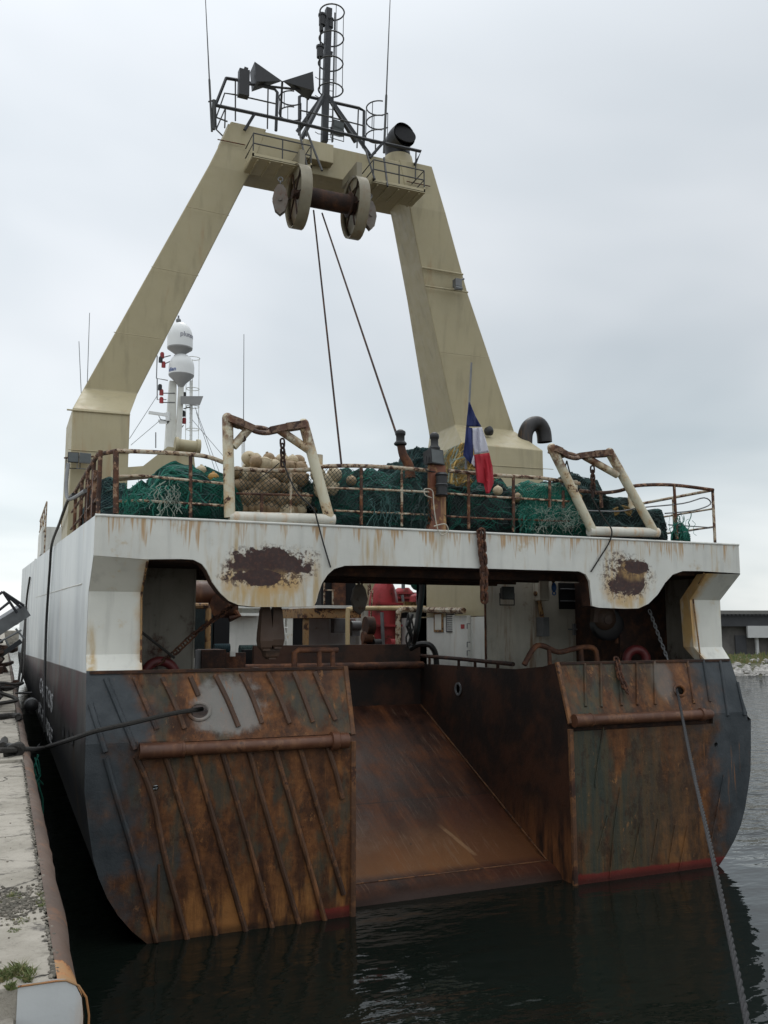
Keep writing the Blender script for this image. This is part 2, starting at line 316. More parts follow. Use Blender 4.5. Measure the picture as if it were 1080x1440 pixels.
M['concrete'] = concrete(); M['rustbrown'] = paint('brown_block_rust', (.075, .042, .026), .3, .4, (.13, .07, .04), .6, (), .25)
M['edgecream'] = paint('cream_frame_paint', (.58, .45, .25), .3, .5, (.4, .2, .06), .6, (), .1, rs=5)
M['coping'] = paint('coping_steel', (.115, .075, .055), .2, .3, (.2, .09, .04), .65, (), .2)
M['copingwhite'] = paint('coping_white_paint', (.6, .62, .62), .0, .3, (.5, .25, .06), .5, (), .06)
M['copingyellow'] = paint('coping_orange_paint', (.34, .19, .08), .5, .5, (.4, .15, .04), .6, (), .1, rs=6)

def watermat():
    t = T('harbour_water')
    d = t.noise(1.5, 3, .5, t.vec(.55, 1.1, 1)); d2 = t.noise(6, 3, .5, t.vec(.6, 1, 1, (3, 0, 0))); d3 = t.noise(.25, 2, .5, t.vec(1, 1, 1))
    X = t.sep()[0]
    far = t.step(X, 13.0, 17.0, .17, 1); Yw = t.sep()[1]; dx2 = t.math('DIVIDE', t.math('SUBTRACT', X, 5.2), 1.7); dy2 = t.math('DIVIDE', t.math('SUBTRACT', Yw, 9.2), 1.5)
    far = t.math('MAXIMUM', far, t.step(t.math('ADD', t.math('MULTIPLY', dx2, dx2), t.math('MULTIPLY', dy2, dy2)), .0, 2.4, 1.0, 0))
    h = t.math('MULTIPLY', far, t.math('SUBTRACT', t.math('ADD', t.math('ADD', d, t.math('MULTIPLY', d2, .13)), t.math('MULTIPLY', d3, 1.2)), 1.165))
    t.bump(h, 1.0, .22)
    t.b.inputs['IOR'].default_value = 1.33; t.b.inputs['Specular IOR Level'].default_value = .5
    return t.done((.006, .009, .007), .03)
M['water'] = watermat()
t = T('bank_grass'); M['grass'] = t.done(t.mix(t.step(t.noise(.8, 6, .7), .35, .65), (.06, .072, .035), (.10, .088, .055)), .9)
M['leaf'] = plain('grass_blade', (.13, .17, .05), .7, .4, 20, bump=0); M['leafdry'] = plain('dry_grass_blade', (.22, .2, .08), .8, .4, 20, bump=0)
M['rock'] = plain('pale_stone', (.42, .4, .37), .9, .5, 3, bump=.4); M['mud'] = plain('bank_mud', (.10, .09, .07), .9, .4, 1)
t = T('warehouse_wall'); M['shed'] = t.done(t.mix(t.step(t.noise(.45, 6, .65, t.vec(1, 1, .6)), .35, .65), (.13, .12, .11), (.07, .065, .06)), .9)
M['shedroof'] = plain('warehouse_roof', (.17, .165, .155), .85, .2, 1); M['sheddark'] = plain('warehouse_fascia', (.045, .046, .05), .8, .2, 1)
M['shedwhite'] = plain('warehouse_white_panel', (.5, .5, .49), .8, .1, 1); M['timber'] = plain('timber', (.16, .10, .06), .85, .4, 5)

# ---------------------------------------------------------------- mesh builder
class MB:
    def __init__(s): s.v = []; s.f = []; s.mi = []; s.m = 0
    def add(s, vs, fs):
        b = len(s.v); s.v += [tuple(v) for v in vs]; s.f += [tuple(i + b for i in f) for f in fs]; s.mi += [s.m] * len(fs); return s
    def box(s, a, b):
        x0, y0, z0 = a; x1, y1, z1 = b
        if x0 > x1: x0, x1 = x1, x0
        if y0 > y1: y0, y1 = y1, y0
        if z0 > z1: z0, z1 = z1, z0
        return s.add([(x0, y0, z0), (x1, y0, z0), (x1, y1, z0), (x0, y1, z0), (x0, y0, z1), (x1, y0, z1), (x1, y1, z1), (x0, y1, z1)],
                     [(0, 3, 2, 1), (4, 5, 6, 7), (0, 1, 5, 4), (1, 2, 6, 5), (2, 3, 7, 6), (3, 0, 4, 7)])
    def hexa(s, q):  # 8 corners bottom 4 + top 4
        return s.add(q, [(0, 3, 2, 1), (4, 5, 6, 7), (0, 1, 5, 4), (1, 2, 6, 5), (2, 3, 7, 6), (3, 0, 4, 7)])
    def beam(s, p, q, w, h=None, up=(0, 0, 1)):
        p, q = Vector(p), Vector(q); h = h or w; d = (q - p).normalized(); u = Vector(up)
        if abs(d.dot(u)) > .98: u = Vector((0, 1, 0))
        r = d.cross(u).normalized() * w / 2; u = r.cross(d).normalized() * h / 2
        return s.hexa([p - r - u, p + r - u, p + r + u, p - r + u, q - r - u, q + r - u, q + r + u, q - r + u])
    def tube(s, pts, r, n=8, closed=False, cap=True):
        pts = [Vector(p) for p in pts]; N = len(pts); rs = r if isinstance(r, (list, tuple)) else [r] * N
        up = Vector((0, 0, 1)); vs = []; prev = None
        for i, p in enumerate(pts):
            if closed: d = (pts[(i + 1) % N] - pts[i - 1])
            else: d = (pts[min(i + 1, N - 1)] - pts[max(i - 1, 0)])
            d = d.normalized() if d.length > 1e-9 else Vector((0, 0, 1))
            if prev is None:
                a = d.cross(up);
                if a.length < .05: a = d.cross(Vector((1, 0, 0)))
            else: a = prev - d * prev.dot(d)
            a = a.normalized(); prev = a; b = d.cross(a)
            for k in range(n):
                th = 2 * math.pi * k / n; vs.append(p + (a * math.cos(th) + b * math.sin(th)) * rs[i])
        fs = []
        for i in range(N if closed else N - 1):
            j = (i + 1) % N
            for k in range(n): fs.append((i * n + k, i * n + (k + 1) % n, j * n + (k + 1) % n, j * n + k))
        if cap and not closed: fs.append(tuple(range(n))[::-1]); fs.append(tuple(range((N - 1) * n, N * n)))
        return s.add(vs, fs)
    def ring(s, c, r, t, axis=(0, 0, 1), n=28, m=6, sx=1, ang=2 * math.pi, start=0):
        ax = Vector(axis).normalized(); a = ax.orthogonal().normalized(); b = ax.cross(a); c = Vector(c)
        full = ang > 6.28
        pts = [c + a * math.cos(start + ang * i / (n if full else n - 1)) * r * sx + b * math.sin(start + ang * i / (n if full else n - 1)) * r for i in range(n)]
        return s.tube(pts, t, m, closed=full)
    def lathe(s, c, prof, axis=(0, 0, 1), n=24):
        ax = Vector(axis).normalized(); a = ax.orthogonal().normalized(); b = ax.cross(a); c = Vector(c); vs = []
        for r, h in prof:
            for k in range(n):
                th = 2 * math.pi * k / n; vs.append(c + ax * h + (a * math.cos(th) + b * math.sin(th)) * max(r, 1e-4))
        fs = [(i * n + k, i * n + (k + 1) % n, (i + 1) * n + (k + 1) % n, (i + 1) * n + k) for i in range(len(prof) - 1) for k in range(n)]
        fs.append(tuple(range(n))[::-1]); fs.append(tuple(range((len(prof) - 1) * n, len(prof) * n)))
        return s.add(vs, fs)
    def cyl(s, p, q, r, n=20, r2=None):
        p, q = Vector(p), Vector(q); return s.lathe(p, [(r, 0), (r if r2 is None else r2, (q - p).length)], q - p, n)
    def sphere(s, c, r, n=16, m=10, sq=(1, 1, 1)):
        c = Vector(c); vs = [c + Vector((math.cos(2 * math.pi * k / n) * math.sin(math.pi * i / m) * r * sq[0], math.sin(2 * math.pi * k / n) * math.sin(math.pi * i / m) * r * sq[1], math.cos(math.pi * i / m) * r * sq[2])) for i in range(m + 1) for k in range(n)]
        return s.add(vs, [(i * n + k, (i + 1) * n + k, (i + 1) * n + (k + 1) % n, i * n + (k + 1) % n) for i in range(m) for k in range(n)])
    def grid(s, rows):
        n = len(rows[0]); vs = [p for r in rows for p in r]
        return s.add(vs, [(i * n + k, i * n + k + 1, (i + 1) * n + k + 1, (i + 1) * n + k) for i in range(len(rows) - 1) for k in range(n - 1)])
    def build(s, name, mat, parent=None, smooth=True, bevel=0):
        o_ = Vector((0, 0, 0)); q = parent
        while q: o_ += q.location; q = q.parent
        if not parent:
            xs, ys, zs = zip(*s.v); o_ = Vector(((min(xs) + max(xs)) / 2, (min(ys) + max(ys)) / 2, min(zs)))
        me = bpy.data.meshes.new(name); me.from_pydata([tuple(Vector(v) - o_) for v in s.v], [], s.f); me.update()
        for m_ in (mat if isinstance(mat, (list, tuple)) else [mat]): me.materials.append(M[m_] if isinstance(m_, str) else m_)
        for p, i in zip(me.polygons, s.mi): p.material_index = i
        o = bpy.data.objects.new(name, me); C.objects.link(o)
        if smooth:
            me.polygons.foreach_set('use_smooth', [True] * len(me.polygons))
            try: me.set_sharp_from_angle(angle=R(40))
            except Exception: pass
        if bevel:
            b = o.modifiers.new('bevel', 'BEVEL'); b.width = bevel; b.segments = 2; b.limit_method = 'ANGLE'
        if parent: o.parent = parent
        else: o.location = o_
        return o

def plate(outline, holes, thick, origin=(0, 0, 0), ux=(1, 0, 0), uy=(0, 0, 1)):
    "flat plate with holes from 2-D outlines; returns an MB. thickness goes along ux x uy"
    cu = bpy.data.curves.new('c', 'CURVE'); cu.dimensions = '2D'; cu.fill_mode = 'BOTH'; cu.extrude = thick / 2
    for pts in [outline] + list(holes):
        sp = cu.splines.new('POLY'); sp.points.add(len(pts) - 1); sp.use_cyclic_u = True
        for q, (x, y) in zip(sp.points, pts): q.co = (x, y, 0, 1)
    ob = bpy.data.objects.new('c', cu); C.objects.link(ob); dg = bpy.context.evaluated_depsgraph_get(); dg.update()
    me = bpy.data.meshes.new_from_object(ob.evaluated_get(dg))
    O, a, b = Vector(origin), Vector(ux), Vector(uy); n = a.cross(b).normalized()
    mb = MB(); mb.add([O + a * v.co.x + b * v.co.y + n * (v.co.z) for v in me.vertices], [tuple(p.vertices) for p in me.polygons])
    bpy.data.objects.remove(ob); bpy.data.curves.remove(cu); bpy.data.meshes.remove(me)
    return mb

def lettering(txt, size, place, extrude=.003):
    cu = bpy.data.curves.new('t', 'FONT'); cu.body = txt; cu.size = size; cu.extrude = extrude; cu.offset = size * .012
    ob = bpy.data.objects.new('t', cu); C.objects.link(ob); dg = bpy.context.evaluated_depsgraph_get(); dg.update()
    me = bpy.data.meshes.new_from_object(ob.evaluated_get(dg)); mb = MB()
    mb.add([place(v.co) for v in me.vertices], [tuple(p.vertices) for p in me.polygons])
    bpy.data.objects.remove(ob); bpy.data.curves.remove(cu); bpy.data.meshes.remove(me); return mb

def tag(o, label=None, cat=None, group=None, kind=None):
    if label: o['label'] = label
    if cat: o['category'] = cat
    if group: o['group'] = group
    if kind: o['kind'] = kind
    return o
def thing(name, label, cat, loc=(0, 0, 0), group=None):
    "an Empty at the thing's base; parts are built in world coordinates and hung on it"
    o = bpy.data.objects.new(name, None); C.objects.link(o); o.empty_display_size = .2; o.location = loc
    return tag(o, label, cat, group)
def smooth_path(pts, k=6):
    pts = [Vector(p) for p in pts]; P = [pts[0]] + pts + [pts[-1]]; out_ = []
    for i in range(1, len(P) - 2):
        for j in range(k):
            t_ = j / k; a, b, c, d = P[i - 1], P[i], P[i + 1], P[i + 2]
            out_.append(.5 * ((2 * b) + (c - a) * t_ + (2 * a - 5 * b + 4 * c - d) * t_ ** 2 + (3 * b - a - 3 * c + d) * t_ ** 3))
    return out_ + [pts[-1]]
def chain_mb(pts, link=.11, wire=.014, wid=.032):
    mb = MB(); pts = [Vector(p) for p in pts]; d = 0; seg = 0; tot = sum((pts[i + 1] - pts[i]).length for i in range(len(pts) - 1)); k = 0; s_ = 0
    def P(s):
        for i in range(len(pts) - 1):
            L = (pts[i + 1] - pts[i]).length
            if s <= L or i == len(pts) - 2: return pts[i] + (pts[i + 1] - pts[i]) * (s / L), (pts[i + 1] - pts[i]).normalized()
            s -= L
    while s_ < tot:
        p, t_ = P(s_ + link / 2); side = t_.orthogonal().normalized(); o2 = t_.cross(side); a = side if k % 2 else o2
        a = (a + (o2 if k % 2 else side) * .25).normalized(); h = link / 2 - wid * .6
        loop = []
        for i in range(12):
            th = 2 * math.pi * i / 12; c, s = math.cos(th), math.sin(th)
            loop.append(p + t_ * (s * wid + (h if s > 0.01 else -h if s < -.01 else 0)) + a * c * wid)
        mb.tube(loop, wire, 5, closed=True); s_ += link - wire * 2.2; k += 1
    return mb

# ================================================================ SETTING
WZ = .75; QZ = 3.8
mb = MB(); mb.add([(-900, -900, WZ), (1500, -900, WZ), (1500, 2200, WZ), (-900, 2200, WZ)], [(0, 1, 2, 3)])
tag(mb.build('water', 'water', smooth=False), kind='structure')
mb = MB(); mb.add([(-1500, -1500, -8), (2500, -1500, -8), (2500, 3500, -8), (-1500, 3500, -8)], [(0, 1, 2, 3)])
tag(mb.build('harbour_bed', 'mud', smooth=False), kind='structure')

# quay: long wall under the ship's port side, a recess with steps, and the basin end the camera stands on
q = MB()
def slabs(x0, x1, y0, y1, step, seed):
    rnd = random.Random(seed); y = y0
    while y < y1 - .01:
        L = min(step * rnd.uniform(.75, 1.3), y1 - y); dz = rnd.uniform(-.012, .012)
        x = x1
        while x > x0 + .01:
            w = min(rnd.uniform(1.0, 1.6) if step < 5 else 8, x - x0); dz2 = dz + rnd.uniform(-.02, .008)
            q.box((x - w + .008, y + .008, QZ - .5), (x, y + L - .008, QZ + dz2)); x -= w
        y += L
slabs(-6, .30, 4.497, 26, 1.7, 3)
q.box((-60, 26, QZ - .5), (.30, 230, QZ)); q.box((-60, 4.55, QZ - .5), (-6, 26, QZ))
q.box((-60, 4.55, -8), (.34, 230, QZ - .52))
q.box((-60, 1, -8), (-.62, 4.55, QZ - .52)); slabs(-6, -.62, 1.0, 4.55, 1.6, 9)
q.box((-.62, 1, -8), (.13, 4.53, QZ - .13)); q.box((-.02, 1, -8), (.4, 4.0, QZ - 1.6))
q.box((-60, -30, -8), (60, 1.0, QZ)); q.box((-60, 230, -8), (70, 262, QZ + .3))  # far wall added to keep bright sky reflections off the water beside the hull
tag(q.build('quay', 'concrete', smooth=False, bevel=.012), kind='structure')
# rounded steel coping along the edge
prof = [(.305, QZ + .008), (.34, QZ + .002), (.385, QZ - .03), (.415, QZ - .09), (.425, QZ - .17), (.425, QZ - .75), (.34, QZ - .75)]
cop = thing('quay_coping', 'rust brown rounded steel edging along the quay beside the ship', 'steel edging', (.38, 4.5, QZ - .75))
def coping(y0, y1, mat, name, sub=40):
    m_ = MB(); rnd = random.Random(4); ys = [y0 + (y1 - y0) * i / sub for i in range(sub + 1)]
    rows = []
    for y in ys:
        w = .022 * noise.noise(Vector((0, y * 1.3, 0))) + .01 * noise.noise(Vector((5, y * 5, 0)))
        rows.append([Vector((x + (w if i > 1 else 0), y, z)) for i, (x, z) in enumerate(prof)])
    m_.grid(rows); return m_.build(name, mat, cop)
coping(4.75, 60, 'coping', 'edge_plate', 260); coping(4.50, 4.749, 'copingyellow', 'edge_end_section', 4)
m_ = MB(); m_.add([(.14, 4.50, QZ + .006)] + [(x, 4.50, z) for x, z in prof] + [(.455, 4.50, QZ - 2.6), (.14, 4.50, QZ - 2.6)], [tuple(range(len(prof) + 3))[::-1]])
m_.box((.14, 4.502, QZ - 2.6), (.30, 4.504, QZ - .03)); m_.box((.31, 4.502, QZ - 2.6), (.40, 4.56, QZ - .06)); m_.build('painted_end_face', 'copingwhite', cop, smooth=False)

# grass tufts at the slab joints
def tuft(c, r, n, h0, label):
    m_ = MB(); rnd = random.Random(n)
    cl = [(rnd.gauss(0, .8) * r, rnd.gauss(0, 1.5) * r, rnd.uniform(.25, .7) * r, rnd.uniform(.35, 1)) for _ in range(7)] + [(0, 0, r * .5, 1)]
    for i in range(n):
        cx_, cy_, cr_2, ch = cl[i % 8]; a = rnd.uniform(0, 6.28); d = cr_2 * rnd.random() ** .6; p = Vector((min(.29, c[0] + cx_ + math.cos(a) * d), c[1] + cy_ + math.sin(a) * d * 1.4, QZ - .01)); h = h0 * ch
        t_ = Vector((rnd.uniform(-.6, .6), rnd.uniform(-.6, .6), 1)).normalized() * h * rnd.uniform(.5, 1.2); w = Vector((rnd.uniform(-1, 1), rnd.uniform(-1, 1), 0)).normalized() * .0022
        m_.m = 0 if rnd.random() < .7 else 1
        mid = p + t_ * .55; tip = p + t_ + Vector((t_.x, t_.y, -.02)) * .6
        m_.add([p - w, p + w, mid + w * .7, tip, mid - w * .7], [(0, 1, 2, 3, 4)])
    tag(m_.build('grass_tuft', ['leaf', 'leafdry'], smooth=False), label, 'grass', 'grass tufts in the quay joints')
for px, py, r, n, h, l in [(25, 1368, .07, 900, .075, 'fresh green grass tuft beside the white painted end of the quay'), (60, 1268, .035, 260, .045, 'small grass tuft at the rusty coping edge'),
                           (30, 1295, .09, 650, .03, 'low spreading grass tuft in the crack behind the corner slab'), (18, 1262, .06, 500, .05, 'yellowish grass tuft standing farthest from the quay end')]:
    p = at(px, py, Z=QZ); tuft(p, r, n, h, l)

# small debris on the quay near the edge
m_ = MB(); rnd = random.Random(12)
for i in range(260):
    y = 4.6 + rnd.random() ** 1.5 * 9; x = rnd.uniform(-1.2, .15); s_ = rnd.uniform(.003, .009)
    m_.sphere((x, y, QZ + s_ * .3), s_, 5, 4, (1, rnd.uniform(.6, 1.4), .6))
for i in range(900):
    y = 4.55 + rnd.random() ** 1.4 * 12; s_ = rnd.uniform(.004, .013); m_.m = int(rnd.random() < .6); m_.sphere((min(.325, .30 + rnd.gauss(0, .010)), y, QZ + s_ * .2), s_, 5, 4, (1, rnd.uniform(.8, 2.2), .5))
for i in range(700):
    p = at(12, 1272, Z=QZ); s_ = rnd.uniform(.003, .014); m_.m = int(rnd.random() < .7); m_.sphere((min(.30, p.x + rnd.gauss(0, .10)), p.y + rnd.gauss(0, .16), QZ + s_ * .2), s_, 5, 4, (1, rnd.uniform(.7, 1.6), .6))
M['grit'] = plain('quay_grit', (.21, .185, .15), .95, .5, 30)
tag(m_.build('gravel', ['grit', 'mud']), kind='stuff')

# far bank with stones, grass, warehouse
BD = 83.0
def bankp(u, d, z):  # u along the picture's horizontal, d forward distance, both on the ground plane
    f = Vector((math.sin(YAW), math.cos(YAW), 0)); r = Vector((math.cos(YAW), -math.sin(YAW), 0)); v = f * d + r * u; return Vector((v.x, v.y, z))
rows = []
for i, (d, z) in enumerate([(BD - 4, -1.5), (BD, .7), (BD + 3, 1.15), (BD + 7, 1.75), (BD + 12, 2.2), (BD + 40, 2.4), (BD + 500, 2.4)]):
    rows.append([bankp(u, d + 1.2 * noise.noise(Vector((u * .08, i, 0))), z + .25 * noise.noise(Vector((u * .2, i * 3, 0))) * (i > 1)) for u in range(12, 420, 3)])
m_ = MB(); m_.grid(rows); tag(m_.build('far_bank', 'grass'), kind='structure')
m_ = MB(); rnd = random.Random(5)
for i in range(1500):
    u = rnd.uniform(26, 75); d = BD + abs(rnd.gauss(2.2, 2.0)); z = .75 + (d - BD) * .16; s_ = rnd.uniform(.08, .42) * rnd.random() ** .6 + .05
    if noise.noise(Vector((u * .15, d * .2, 3))) < -.15 and rnd.random() < .8: continue
    p = bankp(u, d, z); m_.sphere(p, s_, 6, 4, (rnd.uniform(.7, 1.3), rnd.uniform(.7, 1.2), rnd.uniform(.5, .9)))
tag(m_.build('bank_stones', 'rock', smooth=False), kind='stuff')
m_ = MB(); rnd = random.Random(8)
for i in range(2600):
    u = rnd.uniform(26, 70); d = BD + rnd.uniform(6, 13); p = bankp(u, d, 1.65 + (d - BD - 6) * .08); h = rnd.uniform(.15, .55); w = bankp(.12, 0, 0) - bankp(0, 0, 0)
    m_.m = int(rnd.random() < .5); m_.add([p - w, p + w, p + Vector((rnd.uniform(-.1, .1), 0, h))], [(0, 1, 2)])
tag(m_.build('bank_grass', ['leaf', 'leafdry'], smooth=False), kind='stuff')
shed = thing('warehouse', 'long low grey warehouse on the far bank across the water', 'warehouse', bankp(60, 100, 2))
def sb(u0, u1, d0, d1, z0, z1):
    return MB().hexa([bankp(u0, d0, z0), bankp(u1, d0, z0), bankp(u1, d1, z0), bankp(u0, d1, z0), bankp(u0, d0, z1), bankp(u1, d0, z1), bankp(u1, d1, z1), bankp(u0, d1, z1)])
sb(32, 120, 100, 118, 1.0, 5.3).build('wall', 'shed', shed, smooth=False)
sb(31.5, 121, 99.2, 119, 5.3, 6.65).build('fascia', 'sheddark', shed, smooth=False)
sb(31, 122, 98.9, 119.4, 6.65, 7.05).build('roof_edge', 'shedroof', shed, smooth=False)
w = MB()
for i in range(200): w.beam(bankp(31 + i * .45, 98.86, 6.56), bankp(31.25 + i * .45, 98.86, 6.56), .12)
w.build('roof_corrugation', 'sheddark', shed, smooth=False)
for u in (40.3, 52, 64): sb(u, u + 7.0, 98.9, 99.3, 4.05, 5.35).build('wall_panel', 'shedwhite', shed, smooth=False)
for u in (41.4, 43.0, 44.6, 53, 57): sb(u, u + .28, 99.5, 99.9, 1.6, 4.2).build('door_post', 'shedwhite', shed, smooth=False)
for u in (39.2, 43.35, 54): sb(u, u + 1.2, 99.75, 99.98, 1.9, 4.3).build('doorway', 'sheddark', shed, smooth=False)

# ================================================================ THE SHIP
XL, XR, YS = 1.20, 14.0, 14.0
ship = thing('stern_trawler', 'large rusty white and grey stern trawler moored alongside the quay', 'fishing ship', (7.6, 30, WZ))
# ---- hull sides
def sheer(y): return 7.06 + (y - 14) * .045 if y > 14 else 7.06
bil = [(0, 3.5), (.01, 3.0), (.10, 2.42), (.17, 2.03), (.26, 1.75), (.39, 1.46), (.55, 1.20), (.76, .95), (.97, .76), (1.25, .55), (1.8, .1), (2.8, -.6)]
bir = [(-.09, 3.5), (-.05, 2.95), (-.01, 2.49), (.07, 2.17), (.19, 1.76), (.32, 1.45), (.5, 1.19), (.73, .93), (.90, .77), (1.2, .55), (1.8, .1), (2.8, -.6)]
def taper(y): return 0 if y < 78 else ((y - 78) / 12) ** 2 * 2
def side(sgn):
    def sheer(y): return 7.06 + (y - 14) * .045 if sgn < 0 or y < 23.5 else 6.35
    m_ = MB(); rows = []; bil = globals()['bil'] if sgn < 0 else bir
    ups = [('t', 0), (6.45, 14.0), (5.93, 14.6), (4.95, 14.6), (4.70, 14.4), (3.58, 14.0)] + [(z, 14.0) for _, z in bil]
    ys = [None] + [15 + i * 1.5 for i in range(50)]
    for y in ys:
        row = []
        for i, (z, y0) in enumerate(ups):
            ins = 0 if i < 6 else bil[i - 6][0]
            if i == 0: z = sheer(14 if y is None else y); y0 = 14
            yy = y0 if y is None else y
            if sgn < 0: x = XL + ins
            else:
                x = XR - ins
            x -= sgn * taper(yy)
            x += -sgn * .012 * noise.noise(Vector((yy * .5, z * .7, sgn))) * (y is not None)
            row.append(Vector((x, yy, z)))
        rows.append(row)
    m_.grid(rows); return m_
hull = side(-1); hull.grid([r for r in []]) if False else None
hs = side(1)
hull.add(hs.v, hs.f)
for sgn in (-1, 1):   # bottom strip so that the hull is closed under water
    pass
hull.add([(XL + 2.6, 14, -.6), (XR - 3, 14, -.6), (XR - 3 - 5, 88, -.6), (XL + 2.6 + 5, 88, -.6)], [(0, 1, 2, 3)])
ho = hull.build('hull', 'hull', ship)
# weld seam / rubbing strake on the port side and its ports
m_ = MB(); m_.tube([at(115, 821, X=XL - .005), at(90, 828, X=XL - .005), at(50, 840, X=XL - .005)], .012, 6); m_.build('rubbing_strake', 'white', ship)
for k in range(3):
    a = at(90 + 6.6 * k, 1026 + 5 * k, X=XL - .004); 
    m_ = MB(); y = a.y; z = a.z; rr = []
    for t_ in range(14):
        th = 2 * math.pi * t_ / 14; rr.append((XL - .022, y + .27 * math.cos(th), z - .04 + .105 * math.sin(th)))
    m_.add(rr, [tuple(range(14))]); m_.build('drain_port', 'hole', ship, smooth=False)
# lettering on the side
a = at(56, 972, X=XL); b = at(76, 985, X=XL)
L = a.y - b.y
lettering('CANTOS', .62, lambda v: Vector((XL - .012 - v.z, a.y - v.x * (L / 2.6), 3.30 + v.y))).build('name_lettering', 'textwhite', ship, smooth=False)
a2 = at(53, 1030, X=XL); b2 = at(78, 1060, X=XL); L2 = a2.y - b2.y
lettering('ST-PIERRE', .50, lambda v: Vector((XL - .012 - v.z, a2.y - v.x * (L2 / 2.5), 2.60 + v.y))).build('port_of_registry_lettering', 'textwhite', ship, smooth=False)

# ---- transom bulwark (scalloped band across the stern)
def pxs(pts, Y): return [(lambda p: (p.x, p.z))(at(x, y, Y=Y)) for x, y in pts]
low = [(133, 787), (205, 786.5), (255, 786), (272, 787), (284, 793), (291, 802), (299, 819), (310, 834), (322, 845), (336, 851), (360, 853.5), (400, 853.5), (441, 853), (445, 846), (448, 834), (453, 820), (461, 808), (470, 800), (485, 795.5), (520, 795), (600, 797), (700, 800), (800, 803), (815, 803.5), (824, 808), (829, 817), (831, 833), (833, 852), (842, 854.5), (880, 856), (898, 855.5), (912, 849), (925, 836), (935, 820), (946, 808), (960, 803), (985, 803)]
lo = pxs(low, 14.0); xr_ = XR - .0
lo[0] = (XL, 6.45)
outl = lo + [(xr_, 6.47), (xr_, 7.06), (XL, 7.06)]
plate(outl, [], .05, (0, 14.025, 0)).build('transom_bulwark', 'bulwark', ship, bevel=.008)
m_ = MB(); m_.tube([(XL, 14.0, 7.065), (XR, 14.0, 7.065)], .022, 8); m_.build('bulwark_capping', 'white', ship)
m_ = MB()   # stiffening lip along the scalloped edge
edge = [Vector((x, 14.055, z)) for x, z in lo[2:]]
for i in range(len(edge) - 1):
    p, q_ = edge[i], edge[i + 1]; m_.add([p, q_, q_ + Vector((0, .28, 0)), p + Vector((0, .28, 0))], [(0, 1, 2, 3)])
m_.build('bulwark_edge_flange', 'darkrust', ship)
# bridge box under the net deck
m_ = MB(); m_.box((XL + .01, 14.36, 6.42), (XR - .01, 17.5, 7.0)); m_.box((3.2, 14.06, 6.95), (XR - .02, 14.36, 7.0))
for y in (14.9, 15.7, 16.6, 17.4): m_.box((3.15, y, 6.28), (10.2, y + .06, 6.42))
m_.build('stern_deck_bridge', 'darkrust', ship, smooth=False)
m_ = MB(); m_.box((XL + .01, 17.501, 6.9), (3.1, 44, 7.0)); m_.box((10.2, 17.95, 6.9), (XR - .01, 23.4, 7.0)); m_.build('upper_side_deck', 'darkrust', ship, smooth=False)
# knuckle, corner columns, sills
def corner(x0, x1k, x1, sgn):
    m_ = MB(); e = .004
    a0, a1, a2 = (x0, x1k, x1) if sgn < 0 else (x0, x1k, x1)
    def qd(xa, xb, y0, z0, xc, xd, y1, z1): m_.add([(xa, y0, z0), (xb, y0, z0), (xd, y1, z1), (xc, y1, z1)], [(0, 1, 2, 3)])
    th = .3
    prof = [(14.0, 6.45), (14.6, 5.93), (14.6, 4.95), (14.4, 4.70)]
    xin = [x1k, x1k + (x1 - x1k) * .5, x1, x1 + (0 if sgn < 0 else .1)]
    for i in range(3):
        (y0, z0), (y1, z1) = prof[i], prof[i + 1]; A, B = sorted((x0, xin[i])); Cc, D = sorted((x0, xin[i + 1]))
        m_.hexa([(Cc, y1, z1), (D, y1, z1), (D, y1 + th, z1), (Cc, y1 + th, z1), (A, y0, z0), (B, y0, z0), (B, y0 + th, z0), (A, y0 + th, z0)])
    return m_
corner(XL + .003, at(210, 787, Y=14).x, at(198, 930, Y=14.6).x, -1).build('corner_column', 'column', ship, smooth=False)
corner(XR - .003, at(995, 805, Y=14).x, at(975, 900, Y=14.6).x, 1).build('corner_column', 'column', ship, smooth=False)
M['edge'] = paint('rust_edge_paint', (.30, .19, .09), .6, .7, (.42, .22, .07), .6, (), .1, rs=5)
for (pa, pb, pc_, x) in [((207, 790), (199, 835), (198, 947), 0), ((990, 806), (974, 838), (985, 927), 1)]:
    p = [at(*pa, Y=14.05), at(*pb, Y=14.6), at(*pc_, Y=14.5)]
    m_ = MB(); m_.tube([v + Vector((.0, -.005, 0)) for v in p], .018, 6); m_.build('column_edge', 'edge', ship)

